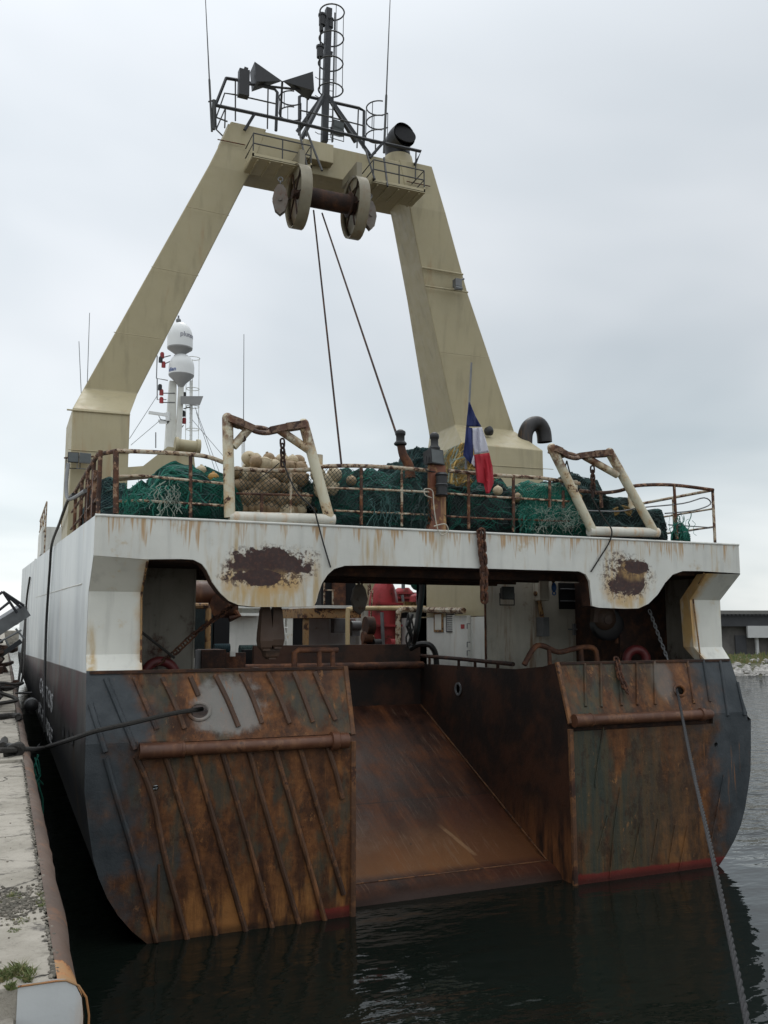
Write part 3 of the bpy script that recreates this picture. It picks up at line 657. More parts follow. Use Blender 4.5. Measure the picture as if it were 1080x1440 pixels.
# ---- stern blocks either side of the slip
XSL, XSR = 5.42, 9.72
def block(sgn):
    xi = XSL if sgn < 0 else XSR; xo = XL if sgn < 0 else XR; mat = 'platel' if sgn < 0 else 'plater'
    t_ = thing  # noqa
    # lower plate
    bo = [(xo - sgn * ins, z) for ins, z in (bil if sgn < 0 else bir)]
    outl = [(xi, 3.46), (xi, -.6)] + bo[::-1] + [(xo, 3.46)]
    hole = at(219, 1108, Y=14) if sgn < 0 else at(1007, 1047, Y=14)
    hp = [(hole.x + .045 * math.cos(k * .7854), hole.z + .045 * math.sin(k * .7854)) for k in range(8)]
    o = plate(outl, [hp], .08, (0, 14.04, 0)).build('stern_plate', mat, ship, smooth=False, bevel=.01)
    # upper sloping strip with the fairlead hole; local axes: u = x, w = up the slope
    y0, z0, y1, z1 = 14.0, 3.62, 14.4, 4.70; sl_ = Vector((0, y1 - y0, z1 - z0)); Ls = sl_.length; sl_.normalize()
    hc = at(279, 1000, Y=14.22) if sgn < 0 else at(954, 971, Y=14.22)
    hw = (hc.z - z0) / (z1 - z0) * Ls
    hr = .15 if sgn < 0 else .12
    hole = [(hc.x + hr * 1.08 * math.cos(k * math.pi / 12), hw + hr * .86 * math.sin(k * math.pi / 12)) for k in range(24)]
    xi2 = xi + (-.02 if sgn < 0 else -.02)
    st = plate([(xi2, 0), (xi2, Ls), (xo, Ls), (xo, 0)], [hole], .06, (0, y0 + .03, z0), (1, 0, 0), tuple(sl_)).build('upper_strip', mat, ship, smooth=False, bevel=.008)
    m_ = MB(); nrm = Vector((0, -sl_.z, sl_.y)); c = Vector((hc.x, y0, z0)) + sl_ * hw
    pts = [c + Vector((hr * 1.12 * math.cos(k * math.pi / 12), 0, 0)) + sl_ * (hr * .9 * math.sin(k * math.pi / 12)) for k in range(24)]
    m_.tube(pts, .032, 8, closed=True); m_.build('fairlead_rim', mat, st)
    inner = MB(); inner.lathe(c - nrm * .05, [(hr * 1.02, 0), (hr * .95, .5)], -nrm, 24)
    # gap and closing shelf behind the strip
    m_ = MB(); m_.box((min(xi, xo) + .03, 14.10, 3.40), (max(xi, xo) - .03, 14.35, 3.66)); m_.build('pipe_recess', 'darkrust', ship, smooth=False)
    m_ = MB(); m_.box((min(xi, xo) + .02, 14.46, 3.3), (max(xi, xo) - .02, 14.9, 3.5)); m_.box((min(xi, xo) + .05, 14.36, 4.66), (max(xi, xo) - .05, 14.48, 4.705))
    m_.build('bulwark_inside', 'darkrust', ship, smooth=False)
    fx = (xo, at(238, 1030, Y=14).x) if sgn < 0 else (at(1002, 1000, Y=14).x, xo)
    m_ = MB(); m_.box((min(fx) + .001, 14.003, 3.43), (max(fx) - .001, 14.07, 3.66)); m_.build('joint_plate', mat, ship, smooth=False)
    # roller pipe
    if sgn < 0: a, b = at(196, 1046, Y=13.93), at(490, 1026, Y=13.9); z = 3.53
    else: a, b = at(808, 1007, Y=13.9), at(1000, 999, Y=13.93); z = 3.66
    a.z = b.z = z
    a.x = max(a.x, XL + .5) if sgn < 0 else a.x
    pipe = MB(); L = b.x - a.x; prof_ = []
    if sgn < 0: q_ = [(0, .02), (.12, .0), (.12, .62), (.13, .63), (.13, .66), (.10, .67), (.10, L - .30), (.15, L - .29), (.15, L - .18), (.125, L - .16), (.125, L), (0.02, L + .01)]
    else: q_ = [(.02, 0), (.12, .0), (.12, .35), (.13, .36), (.10, .45), (.10, L - .3), (.125, L - .29), (.125, L - .2), (.10, L - .19), (.10, L - .05), (.06, L + .02)]
    pipe.lathe((a.x, 13.92, z), [(r, h) for r, h in q_], (1, 0, 0), 20); pipe.build('stern_roller', 'rustpipe', ship)
    # edge thickness on the slip side
    m_ = MB(); x = xi; m_.tube([(x - sgn * -.0, 14.02, 3.5), (x, 14.0, 2.0), (x, 14.0, .3)], .055, 8); m_.tube([(x, 14.40, 4.7), (x, 14.02, 3.6)], .05, 8); m_.build('edge_bar', 'rustedge', ship)
    return st
M['rustpipe'] = paint('worn_roller_rust', (.12, .046, .022), .35, .6, (.24, .11, .05), .5, (), .25)
M['rustedge'] = paint('rust_orange_edge', (.11, .05, .024), .5, .8, (.28, .12, .04), .65, (), .2)
bl_, br_ = block(-1), block(1)
M['ribrust'] = paint('rib_rust', (.095, .046, .024), .3, .8, (.26, .11, .04), .6, (), .25, rs=4)
def rib(pts, r, Yf, par, mat):
    pp = []
    for x, y in pts:
        p = at(x, y, Y=14.2)
        for _ in range(4): p = at(x, y, Y=Yf(p.z))
        pp.append(p)
    m_ = MB(); m_.tube(smooth_path(pp, 4) if len(pp) > 2 else pp, r, 8); return m_.build('rib', mat, par)
yup = lambda z: 14.0 + .4 * (z - 3.62) / 1.08 - .012
ylo = lambda z: 13.985
o1 = lambda x, y: (100 + x / 2.571, 920 + y / 2.571)
o3 = lambda x, y: (760 + x / 3.375, 900 + y / 3.375)
for pl in [[(70, 180), (125, 355)], [(125, 88), (180, 220), (232, 345)], [(228, 82), (270, 180), (310, 272)], [(330, 85), (375, 180), (410, 270)], [(430, 80), (460, 150)], [(520, 75), (565, 165), (605, 262)], [(615, 70), (655, 155), (690, 250)], [(710, 68), (755, 160), (790, 250)], [(805, 65), (840, 150), (875, 245)], [(880, 65), (920, 160), (955, 238)]]:
    rib([o1(*p) for p in pl], .042, yup, ship, 'platel' if pl[0][0] < 300 else 'ribrust')
for pl in [[(125, 375), (160, 500), (240, 770), (308, 1040)], [(235, 370), (295, 520), (345, 760), (428, 1062)], [(340, 368), (425, 640), (525, 1025)], [(445, 358), (530, 650), (638, 1025)], [(545, 348), (625, 620), (735, 1020)], [(640, 340), (725, 640), (828, 992)], [(735, 335), (830, 660), (925, 990)], [(825, 332), (905, 600), (985, 868)], [(922, 322), (955, 420), (980, 520)], [(318, 760), (312, 1000)]]:
    rib([o1(*p) for p in pl], .045 if len(pl) > 2 else .02, ylo, ship, 'ribrust' if pl[0][0] > 230 else 'platel')
for pl in [[(210, 112), (215, 315)], [(285, 110), (290, 318)], [(375, 107), (385, 310)], [(457, 105), (460, 308)], [(540, 103), (545, 305)], [(697, 99), (730, 300)], [(773, 97), (805, 292)], [(852, 98), (890, 360)], [(935, 200), (970, 358)]]:
    rib([o3(*p) for p in pl], .030, yup, ship, 'plater')
for pl in [[(300, 410), (265, 640), (262, 700)], [(475, 870), (440, 1050)], [(560, 850), (530, 1050)], [(700, 880), (660, 1090)], [(380, 700), (350, 900), (330, 1130)], [(640, 880), (610, 1060)], [(870, 640), (830, 860), (800, 1000)], [(320, 830), (275, 1000)]]:
    rib([o3(*p) for p in pl], .012, ylo, ship, 'plater')

# ---- slipway
m_ = MB()
sy = [(14.25, .2), (14.27, .45), (14.34, .68), (14.46, .84), (14.62, .93), (14.85, .98), (15.2, 1.03), (20.45, 3.45)]
m_.grid([[Vector((x, y, z)) for y, z in sy] for x in (XSL, XSR)]); m_.build('slipway_floor', 'slip', ship)
m_ = MB(); m_.tube([(XSL, 14.85, .985), (XSR, 14.85, .985)], .012, 8)
for sx in (XSL + .01, XSR - .01): m_.tube([(sx, 14.9, .99), (sx, 20.4, 3.43)], .014, 6)
m_.build('slipway_weld', 'rustedge', ship)
for x, s_ in ((XSL, -1), (XSR, 1)):
    m_ = MB(); pr = [(14.10, -.6), (14.10, 3.46), (14.46, 4.69), (14.9, 4.6), (16, 4.50), (20.5, 4.44), (20.5, -.6)]
    a = [Vector((x, y, z)) for y, z in pr]; b = [Vector((x + s_ * .12, y, z)) for y, z in pr]; n = len(pr)
    m_.add(a + b, [tuple(range(n)), tuple(range(2 * n - 1, n - 1, -1))] + [(i, (i + 1) % n, n + (i + 1) % n, n + i) for i in range(n)])
    m_.build('slipway_wall', 'slipwall', ship, smooth=False)
    m_ = MB(); m_.lathe((x - s_ * .012, 17.7 if s_ > 0 else 18, 4.0), [(.13, 0), (.13, .01), (.10, .02), (.06, .02)], (-s_, 0, 0), 16)
m_ = MB(); m_.lathe((XSR - .004, 18.4, 3.95), [(.15, 0), (.15, .03), (.11, .03), (.105, .0)], (-1, 0, 0), 20); m_.build('wall_fairlead', 'steel', ship)
m_ = MB(); m_.box((XSL, 20.45, 2.6), (XSR, 20.6, 4.93)); m_.build('slip_gate', 'slipwall', ship, smooth=False)
m_ = MB(); m_.tube([(XSL - .6, 20.3, 4.42), (XSR, 20.3, 4.42)], .09, 12); m_.tube([(3.4, 20.35, 4.0), (XSL, 20.35, 3.9)], .05, 8); m_.build('gate_roller', 'rust', ship)
# working deck behind the blocks
m_ = MB(); m_.box((XL + .05, 14.5, 3.35), (XSL - .12, 44, 3.5)); m_.box((XSR + .12, 14.5, 3.35), (XR - .05, 44, 3.5)); m_.box((XSL - .12, 20.6, 3.36), (XSR + .12, 44, 3.51)); m_.build('working_deck', 'darkrust', ship, smooth=False)
# hull side inner faces up to the upper deck
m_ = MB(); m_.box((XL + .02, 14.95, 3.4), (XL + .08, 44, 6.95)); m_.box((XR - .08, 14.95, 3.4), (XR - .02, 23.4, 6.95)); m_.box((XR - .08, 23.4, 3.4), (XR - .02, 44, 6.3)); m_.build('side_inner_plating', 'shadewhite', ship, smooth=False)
# port store front and starboard deckhouse
xw = at(272, 860, Y=16).x
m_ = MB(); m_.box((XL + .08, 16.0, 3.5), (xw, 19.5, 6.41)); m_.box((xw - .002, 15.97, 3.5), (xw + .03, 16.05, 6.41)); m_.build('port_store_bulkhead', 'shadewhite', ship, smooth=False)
m_ = MB(); m_.box((10.2, 17.9, 3.5), (XR - .085, 21.0, 6.89)); m_.build('starboard_deckhouse', 'dirtywhite', ship, smooth=False)
m_ = MB(); m_.box((10.17, 17.95, 5.62), (10.199, 21.6, 7.6)); m_.box((10.17, 21.001, 3.5), (11.4, 21.6, 6.89)); m_.build('gantry_pedestal_side', 'beige', ship, smooth=False)
m_ = MB(); m_.box((10.17, 17.95, 3.5), (10.199, 24, 5.60)); m_.build('deckhouse_side_panel', 'white', ship, smooth=False)
m_ = MB(); m_.tube([(10.16, 17.9, 3.5), (10.16, 17.9, 6.4)], .025, 6); m_.build('deckhouse_corner_bead', 'rust', ship)
M['hullroom'] = M['darkrust']
m_ = MB(); m_.box((12.6, 16.2, 3.5), (XR - .09, 17.85, 6.41)); m_.build('starboard_store', 'darkrust', ship, smooth=False)
# square louvred opening in the bulkhead under the deck
a, b = at(785, 803, Y=17.88), at(832, 857, Y=17.88)
m_ = MB(); m_.box((a.x, 17.86, b.z), (b.x + .9, 17.895, min(a.z, 6.41))); lv = m_.build('louvre', 'hole', ship, smooth=False)
m_ = MB()
for y in (812, 828, 845):
    p, q_ = at(788, y, Y=17.84), at(830, y, Y=17.84); m_.tube([p, (q_.x, q_.y, p.z)], .012, 6)
m_.build('bar', 'steel', lv)

# deckhouse side fittings (on the port-facing wall X=10.17)
def wallbox(x0, y0, x1, y1, mat, name, d=.08, par=ship):
    a, b = at(x0, y0, X=10.17), at(x1, y1, X=10.17); m_ = MB(); m_.box((10.17 - d, a.y, a.z), (10.168, b.y, b.z)); return m_.build(name, mat, par, bevel=.01)
cb_ = wallbox(641, 866, 663, 940, 'white', 'wall_cabinet', .10)
a, b = at(648, 878, X=10.065), at(653, 884, X=10.065); m_ = MB(); m_.box((10.062, a.y, a.z), (10.069, b.y, b.z)); m_.build('warning_label', 'redmark', cb_)
m_ = MB()
for y in (877, 903, 915):
    p = at(661, y, X=10.06); m_.tube([p, p + Vector((-.05, .05, 0)), p + Vector((-.05, .05, -.12))], .014, 6)
m_.build('latch', 'steel', cb_)
wb = wallbox(611, 861, 624, 889, 'edge', 'window_frame', .03); 
fr = wallbox(613, 864, 622, 886, 'column', 'window_pane', .04, wb)
lw = wallbox(628, 861, 640, 889, 'steel', 'vent_grille', .03); m_ = MB()
for i in range(9):
    p, q_ = at(629, 863 + i * 2.9, X=10.13), at(639, 863 + i * 2.9, X=10.13); m_.tube([p, (q_.x, q_.y, p.z)], .012, 5)
m_.build('slat', 'white', lw)

# gate-side rail along the slip wall, with the humped guard
m_ = MB(); rail = [at(590, 922, X=9.75), at(640, 926, X=9.75), at(722, 934, X=9.75)]; m_.tube(rail, .045, 8)
for x, y in ((604, 924), (645, 927), (668, 929), (700, 932)):
    p = at(x, y, X=9.75); m_.tube([p, (p.x, p.y, 4.4)], .035, 8)
m_.build('slip_side_rail', 'darkrust', ship)
m_ = MB(); pts = [at(737, 935, Y=15.3), at(752, 910, Y=15.3), at(766, 909, Y=15.3), at(785, 917, Y=15.3), at(808, 912, Y=15.3), at(828, 910, Y=15.3), at(838, 916, Y=15.3), at(840, 940, Y=15.3)]
m_.tube(smooth_path(pts, 4), .055, 10)
for x, y in ((772, 911), (817, 912)): p = at(x, y, Y=15.3); m_.tube([p, (p.x + .02, p.y, 4.4)], .045, 8)
m_.build('humped_guard', 'rust', ship)
m_ = MB(); pts = [at(414, 945, Y=14.55), at(414, 918, Y=14.55), at(420, 914, Y=14.55), at(475, 914, Y=14.55)]
m_.tube(pts, .05, 10)
for x in (449, 468): m_.tube([at(x, 914, Y=14.55), at(x, 940, Y=14.55)], .045, 8)
m_.build('port_guard', 'rust', ship)

# ---- gantry
G = bpy.data.objects.new('gantry', None)  # replaced by mesh below
bpy.data.objects.remove(G)
gx = lambda px, py, Y: at(px, py, Y=Y)
cross = MB(); cross.hexa([(4.72, 21.5, 17.5), (10.6, 21.5, 17.5), (10.6, 22.9, 17.5), (4.72, 22.9, 17.5), (4.72, 21.42, 18.35), (10.5, 21.42, 18.35), (10.5, 22.6, 18.35), (4.72, 22.6, 18.35)])
cross.box((6.7, 21.15, 17.72), (7.55, 21.45, 18.25))
gan = cross.build('gantry', 'beige', ship, smooth=False, bevel=.02)
# rows: (z, Yaft, Yfwd, xo, xi)
def leg(rows, name):
    m_ = MB(); v = []
    for z, ya, yf, xo, xi in rows: v += [(xo, ya, z), (xi, ya, z), (xi, yf, z), (xo, yf, z)]
    f = [(3, 2, 1, 0)]
    for i in range(len(rows) - 1):
        for k in range(4): f.append((i * 4 + k, i * 4 + (k + 1) % 4, (i + 1) * 4 + (k + 1) % 4, (i + 1) * 4 + k))
    n = (len(rows) - 1) * 4; f.append((n, n + 1, n + 2, n + 3)); m_.add(v, f); return m_.build(name, 'beige', gan, smooth=False, bevel=.025)
pl = lambda px, py, Y: at(px, py, Y=Y).x
leg([(6.9, 21.1, 23.4, XL + .02, 2.50), (10.36, 21.1, 23.4, XL + .02, 2.50), (11.15, 22.3, 24.0, 1.52, 2.80), (17.15, 21.5, 22.7, 4.28, 5.35), (18.42, 21.4, 22.6, 4.80, 5.75)], 'leg')
leg([(6.9, 21.1, 23.4, 13.94, 11.35), (10.36, 21.1, 23.4, 13.94, 11.35), (11.15, 22.3, 24.0, 13.74, 11.75), (15.0, 21.85, 23.1, 11.98, 10.60), (17.15, 21.5, 22.7, 11.10, 9.95), (18.42, 21.4, 22.6, 10.62, 9.6)], 'leg')
# seams on the legs
m_ = MB()
def bandline(pa, pb, Y, r, mat, n):
    m2 = MB(); m2.tube([at(*pa, Y=Y), at(*pb, Y=Y)], r, 6); m2.build(n, mat, gan)
bandline((593, 376), (651, 386), 21.68, .03, 'beige', 'leg_seam'); bandline((598, 402), (658, 411), 21.66, .025, 'darkbeige' if 'darkbeige' in M else 'beige', 'leg_seam')
bandline((94, 576), (183, 583), 21.08, .02, 'beige', 'leg_seam'); bandline((306, 196), (345, 204), 21.38, .014, 'rust', 'leg_seam'); bandline((572, 255), (605, 262), 21.38, .014, 'rust', 'leg_seam')
m_ = MB(); p = at(643, 398, Y=21.5); m_.box(p - Vector((.10, .1, .12)), p + Vector((.10, .1, .1))); m_.tube([p + Vector((.1, 0, .1)), p + Vector((.22, 0, .16))], .03, 6); m_.tube([p + Vector((-.1, -.05, -.17)), p + Vector((.12, -.05, -.17))], .06, 8); m_.build('leg_lamp', 'steel', gan)
m_ = MB(); p = at(684, 607, Y=21.7); m_.lathe(p, [(.0, 0), (.12, .02), (.14, .15), (.0, .25)], (.3, -1, 0), 16); m_.build('round_lamp', 'black', gan)
for a_, b_, Y_ in (((160, 467), (232, 477), 21.93), ((213, 375), (279, 388), 21.68), ((262, 290), (322, 303), 21.5), ((620, 495), (688, 503), 21.87), ((96, 632), (182, 638), 21.09), ((655, 652), (778, 660), 21.09)):
    bandline(a_, b_, Y_, .009, 'beige', 'weld_seam')
# platforms
def plat(x0, x1, y0, z, mat='beige'):
    m_ = MB(); m_.box((x0, y0, z), (x1, y0 + .04, z + .09)); m_.box((x0, y0, z - .02), (x1, 21.45, z + .02))
    for k in range(5): x = x0 + (x1 - x0) * (k + .5) / 5; m_.box((x - .02, y0 + .05, z - .06), (x + .02, 21.45, z - .021))
    m_.box((x0, y0, z), (x0 + .04, 21.45, z + .14)); m_.box((x1 - .04, y0, z), (x1, 21.45, z + .14)); return m_.build('side_platform', mat, gan, smooth=False)
plat(5.18, 6.75, 20.58, 17.12); plat(8.46, 10.0, 20.58, 17.12)
def rails(pp, r=.022, mat='mastrail', par=None, name='platform_rail'):
    m_ = MB()
    for pts in pp: m_.tube(pts, r, 6)
    return m_.build(name, mat, par or gan)
M['mastrail'] = plain('weathered_grey_rail', (.055, .055, .053), .55, .4, 6)
for x0, x1 in ((5.2, 6.73), (8.48, 9.98)):
    y0 = 20.6; z = 17.2; L = []
    for h in (.28, .55): L.append([(x0, 21.4, z + h), (x0, y0, z + h), (x1, y0, z + h), (x1, 21.4, z + h)])
    L += [[(x, y0, z), (x, y0, z + .55)] for x in (x0, (x0 + x1) / 2, x1)]
    rails(L, .018, 'mastrail')
# top walkway rail: heavy lower tube, top rails, posts
zt = 18.35
L = []
def P(px, py, Y=21.3): return at(px, py, Y=Y)
rails([[P(302, 146), P(308, 168), P(355, 186) if 0 else P(340, 156), P(350, 160), P(420, 176), P(500, 196), P(560, 205), P(592, 213)]], .04, 'mast') if False else None
rails([[P(303, 148), P(420, 173), P(520, 197), P(592, 213), P(583, 232)], [P(303, 148), P(318, 110), P(331, 112)], [P(358, 160), P(344, 183)], [P(520, 222), P(541, 198)]], .045, 'mast', name='walkway_handrail')
rails([[P(318, 110, 22.5), P(332, 112, 22.5), P(386, 125, 22.5), P(390, 130, 22.5), P(388, 184, 22.5)], [P(421, 190, 22.5), P(421, 136, 22.5), P(425, 134, 22.5), P(505, 152, 22.5), P(512, 156, 22.5), P(511, 208, 22.5)]], .045, 'mast', name='walkway_handrail')
rails([[P(304, 165), P(316, 131), P(330, 133), P(388, 146)], [P(304, 182), P(317, 152), P(340, 156)], [P(303, 148), P(304, 182), P(313, 191)], [P(304, 165), P(320, 171)], [P(331, 112), P(331, 170)], [P(377, 124), P(376, 181)], [P(317, 152), P(316, 180)],
       [P(421, 155), P(450, 161), P(512, 177)], [P(432, 137), P(431, 192)], [P(504, 153), P(502, 208)], [P(468, 145), P(468, 199)], [P(512, 195), P(592, 213)], [P(528, 203), P(528, 216)], [P(585, 214), P(584, 252)]], .02, 'mastrail')
# ladder hoop cages beside the walkway
def hoops(cx_, cy_, w, hts, par):
    m_ = MB()
    for i, (px, py) in enumerate(hts):
        c = at(px, py, Y=21.9); m_.ring(c, w, .016, (0, 0, 1), 20, 5)
    return m_
def cage(pts, w, name):
    m_ = MB(); cs = [at(x, y, Y=21.9) for x, y in pts]
    for c in cs: m_.ring(c, w, .02, (0, 0, 1), 22, 5, ang=math.pi * 1.35, start=-.4)
    for th in (.0, 1.2, 2.4, 3.4):
        u = Vector((1, 0, 0)); a_ = Vector((0, 0, 1)).orthogonal().normalized(); b_ = Vector((0, 0, 1)).cross(a_)
        m_.tube([c + (a_ * math.cos(th - .4) + b_ * math.sin(th - .4)) * w for c in (cs[0], cs[-1])], .012, 5)
    return m_.build(name, 'mast', gan)
cage([(410, 138), (410, 160)], .34, 'ladder_hoops'); cage([(533, 152), (533, 172), (532, 192)], .36, 'ladder_hoops')
# light mast with cage and A-legs
mt = MB(); mx_ = P(460, 14, 22).x
base = P(456, 200, 22); top = P(462, 13, 22); mt.beam(base, top, .17, .17, (0, 1, 0)); mast = mt.build('light_mast', 'mast', gan, smooth=False)
m_ = MB(); jn = P(458, 130, 22)
for q_ in (P(424, 195, 21.4), P(418, 186, 22.6), P(520, 218, 21.4), P(500, 200, 22.6)): m_.beam(jn, q_, .09)
m_.build('mast_brace', 'mast', mast, smooth=False)
m_ = MB(); cs = [P(465, 21, 22), P(464, 58, 22), P(463, 93, 22), P(463, 130, 22)]; 
for c in cs: m_.ring(c + Vector((0, -.12, 0)), .345, .022, (0, 0, 1), 30, 5)
for dx_, dy_ in ((.345, -.12), (-.345, -.12), (0, -.465), (.24, .12), (-.24, .12)): m_.tube([cs[0] + Vector((dx_, dy_, 0)), cs[-1] + Vector((dx_, dy_, 0))], .011, 5)
m_.build('mast_cage', 'mastrail', mast)
m_ = MB(); lx = P(471, 60, 22).x - P(462, 60, 22).x
m_.tube([P(471, 18, 22), P(467, 200, 22)], .022, 6); m_.tube([P(451, 25, 22), P(449, 125, 22)], .018, 6)
for k in range(11):
    y = 110 + k * 8.6; a_ = P(443, y - 2, 22); m_.tube([a_, a_ + Vector((.1, 0, -.04)), P(468, y + 2, 22)], .011, 5) if k % 3 == 0 else m_.tube([P(460, y, 22), P(468, y + 1, 22)], .011, 5)
m_.build('mast_rung', 'mast', mast)
for (x, y, s_) in ((453, 27, .15), (452, 38, .1), (465, 32, .12), (450, 72, .15), (466, 76, .06)):
    p = P(x, y, 21.95); m_ = MB(); m_.cyl(p - Vector((0, 0, s_ * 1.3)), p + Vector((0, 0, s_ * .6)), s_ * .62, 12); m_.cyl(p + Vector((0, 0, s_ * .6)), p + Vector((0, 0, s_)), s_ * .75, 12); m_.build('navigation_lamp', 'black', mast)
# bow-tie day shapes and the flat box beside them
def cone4(tip, c, w, h, d):
    n = (c - tip).normalized(); u = Vector((0, 0, 1)); v = n.cross(u).normalized(); u = v.cross(n)
    q_ = [c + u * h + v * w, c + u * h - v * w, c - u * h - v * w, c - u * h + v * w]
    return q_
tip = P(397, 114, 21.0); m_ = MB()
for c in (P(356, 108, 21.0), P(437, 121, 21.0)):
    q_ = cone4(tip, c, .24, .27, 0); m_.add([tip] + q_, [(0, 1, 2), (0, 2, 3), (0, 3, 4), (0, 4, 1), (4, 3, 2, 1)])
m_.tube([P(336, 117, 21.0), P(440, 128, 21.0)], .03, 6); m_.tube([tip, P(394, 170, 21.5)], .03, 6); m_.build('bow_tie_shape', 'black', gan, smooth=False)
m_ = MB(); m_.beam(P(343, 100, 21), P(342, 136, 21), .27, .2, (0, 1, 0)); m_.beam(P(346, 96, 21), P(345, 102, 21), .1, .1, (0, 1, 0)); m_.build('signal_box', 'black', gan, smooth=False)
# floodlight on the walkway
def flood(c, w, h, d, name, par, face=(0, -1, -.4), mat='black'):
    f = Vector(face).normalized(); r = f.cross(Vector((0, 0, 1))).normalized(); u = r.cross(f); c = Vector(c); m_ = MB()
    q8 = [c - f * d - r * w * .8 - u * h * .8, c - f * d + r * w * .8 - u * h * .8, c - f * d + r * w * .8 + u * h * .8, c - f * d - r * w * .8 + u * h * .8, c - r * w - u * h, c + r * w - u * h, c + r * w + u * h, c - r * w + u * h]
    m_.hexa(q8); m_.tube([c + r * (w + .03) - f * d * .4, c + r * (w + .03) - f * d * .4 - Vector((0, 0, h + .12)), c - r * (w + .03) - f * d * .4 - Vector((0, 0, h + .12)), c - r * (w + .03) - f * d * .4], .016, 6)
    o = m_.build(name, mat, par, smooth=False, bevel=.01)
    g = MB(); e = f * .006; g.add([c + e - r * w * .88 - u * h * .86, c + e + r * w * .88 - u * h * .86, c + e + r * w * .88 + u * h * .86, c + e - r * w * .88 + u * h * .86], [(0, 1, 2, 3)]); g.build('lens', 'glass', o, smooth=False)
    return o
flood(P(476, 180, 21.6), .17, .20, .2, 'floodlight', gan, (.1, -1, -.2))
# exhaust pipe on the starboard end
m_ = MB(); b0 = P(563, 222, 22.0); m_.lathe(P(560, 232, 22.0) - Vector((0, 0, .2)), [(.46, 0), (.42, .3), (.40, .4)], (0, 0, 1), 24); m_.build('exhaust_base', 'beige', gan)
m_ = MB(); p0 = P(560, 222, 22.0); p1 = P(558, 206, 22.0); p2 = P(569, 189, 21.5)
m_.tube(smooth_path([p0, p1, P(561, 197, 21.8), p2], 5), .36, 24, cap=False); m_.tube(smooth_path([p0, p1, P(561, 197, 21.8), p2], 5), .33, 24, cap=False)
m_.lathe(P(562, 197, 21.8), [(.3, 0), (.3, .02)], (.3, -1, .35), 20)
ex = m_.build('exhaust_pipe', 'black', gan)
m_ = MB(); m_.tube([p2 + Vector((0, 0, 0)), p2 + Vector((.0, -.03, .012))], .335, 24); m_.build('exhaust_mouth', 'hole', ex)
# ladders leaning from walkway to platforms
for (a_, b_) in (((432, 186), (453, 240)), ((421, 186), (432, 236)), ((514, 210), (527, 252)), ((540, 222), (545, 262))):
    m_ = MB(); m_.tube([P(*a_, 21.2), P(*b_, 20.5)], .03, 6); m_.build('strut', 'mastrail', gan)
# whip aerials
for (a_, b_, r) in (((298, 185), (288, -20), .018), ((540, 215), (549, -10), .022)):
    m_ = MB(); p, q_ = P(*a_, 21.3), P(*b_, 21.3); m_.tube([p, p + (q_ - p) * .35, p + (q_ - p) * .36, q_], [r * 1.6, r * 1.6, r, r * .5], 8); m_.build('whip_aerial', 'mastrail', gan)
m_ = MB(); m_.tube([P(301, 141), P(300, 182)], .05, 8); m_.tube([P(293, 143), P(302, 141)], .02, 6); m_.build('aerial_bracket', 'mastrail', gan)
# net drum (two cheek plates, barrel) hung under the crossbeam
def cheek(xc, r, d, cz, name):
    m_ = MB(); y0 = 20.75
    pr = []
    for k in range(25):
        th = math.pi * (-.5) + 2 * math.pi * k / 24
    # drop-shaped rim: round sides, pointed bottom, flat top
    pts = []
    for k in range(33):
        th = math.pi * 2 * k / 32; x = math.sin(th); z = math.cos(th)
        rr = r * (1.0 if z > -.5 else 1 + .18 * ((-.5 - z) / .5) ** 2); pts.append((y0 + x * rr * .95, cz + z * rr))
    a = [Vector((xc - d, y, z)) for y, z in pts[:-1]]; b = [Vector((xc + d, y, z)) for y, z in pts[:-1]]
    ai = [Vector((xc - d * .8, y0 + (y - y0) * .93, cz + (z - cz) * .93)) for y, z in pts[:-1]]; bi = [Vector((xc + d * .8, y0 + (y - y0) * .93, cz + (z - cz) * .93)) for y, z in pts[:-1]]
    n = 32; f = []
    for k in range(n):
        j = (k + 1) % n; f += [(k, j, n + j, n + k), (k, 2 * n + k, 2 * n + j, j), (n + k, n + j, 3 * n + j, 3 * n + k)]
    m_.box((xc - d * .5, y0 - .3, cz + r * .55), (xc + d * .5, y0 + .3, 17.5)); m_.box((xc - d * .5, y0 + .2, 17.3), (xc + d * .5, 21.6, 17.52)); web = [Vector((xc, p.y, p.z)) for p in ai]
    f += [(2 * n + k, 4 * n + k, 4 * n + (k + 1) % n, 2 * n + (k + 1) % n) for k in range(n)]
    f += [(3 * n + k, 3 * n + (k + 1) % n, 4 * n + (k + 1) % n, 4 * n + k) for k in range(n)]
    f += [tuple(range(4 * n, 5 * n))]
    m_.add(a + b + ai + bi + web, f)
    m_.beam((xc, y0, cz + r * .9), (xc, y0, 17.5), .16, .5, (0, 1, 0))
    o = m_.build(name, 'drumpaint', gan)
    h = MB()
    for k in range(6): th = k * math.pi / 3 + .3; h.tube([(xc - d * .6, y0, cz), (xc - d * .6, y0 + math.sin(th) * r * .85, cz + math.cos(th) * r * .85)], .022, 6)
    h.cyl((xc - d * 1.1, y0, cz), (xc + d * 1.1, y0, cz), .12, 14); h.build('hub', 'darkrust', o); return o
M['drumpaint'] = paint('drum_paint', (.27, .24, .17), .12, .6, (.2, .11, .05), .5, (), .12)
cheek(6.45, .76, .15, 16.42, 'drum_cheek'); cheek(8.02, .76, .15, 16.42, 'drum_cheek')
m_ = MB(); m_.lathe((6.5, 20.75, 16.42), [(.25, 0), (.25, .12), (.31, .13), (.31, .17), (.25, .18), (.25, 1.3), (.33, 1.32), (.33, 1.36), (.25, 1.37), (.25, 1.5)], (1, 0, 0), 24); m_.build('drum_barrel', 'drumbarrel' if 'drumbarrel' in M else 'darkrust', gan)

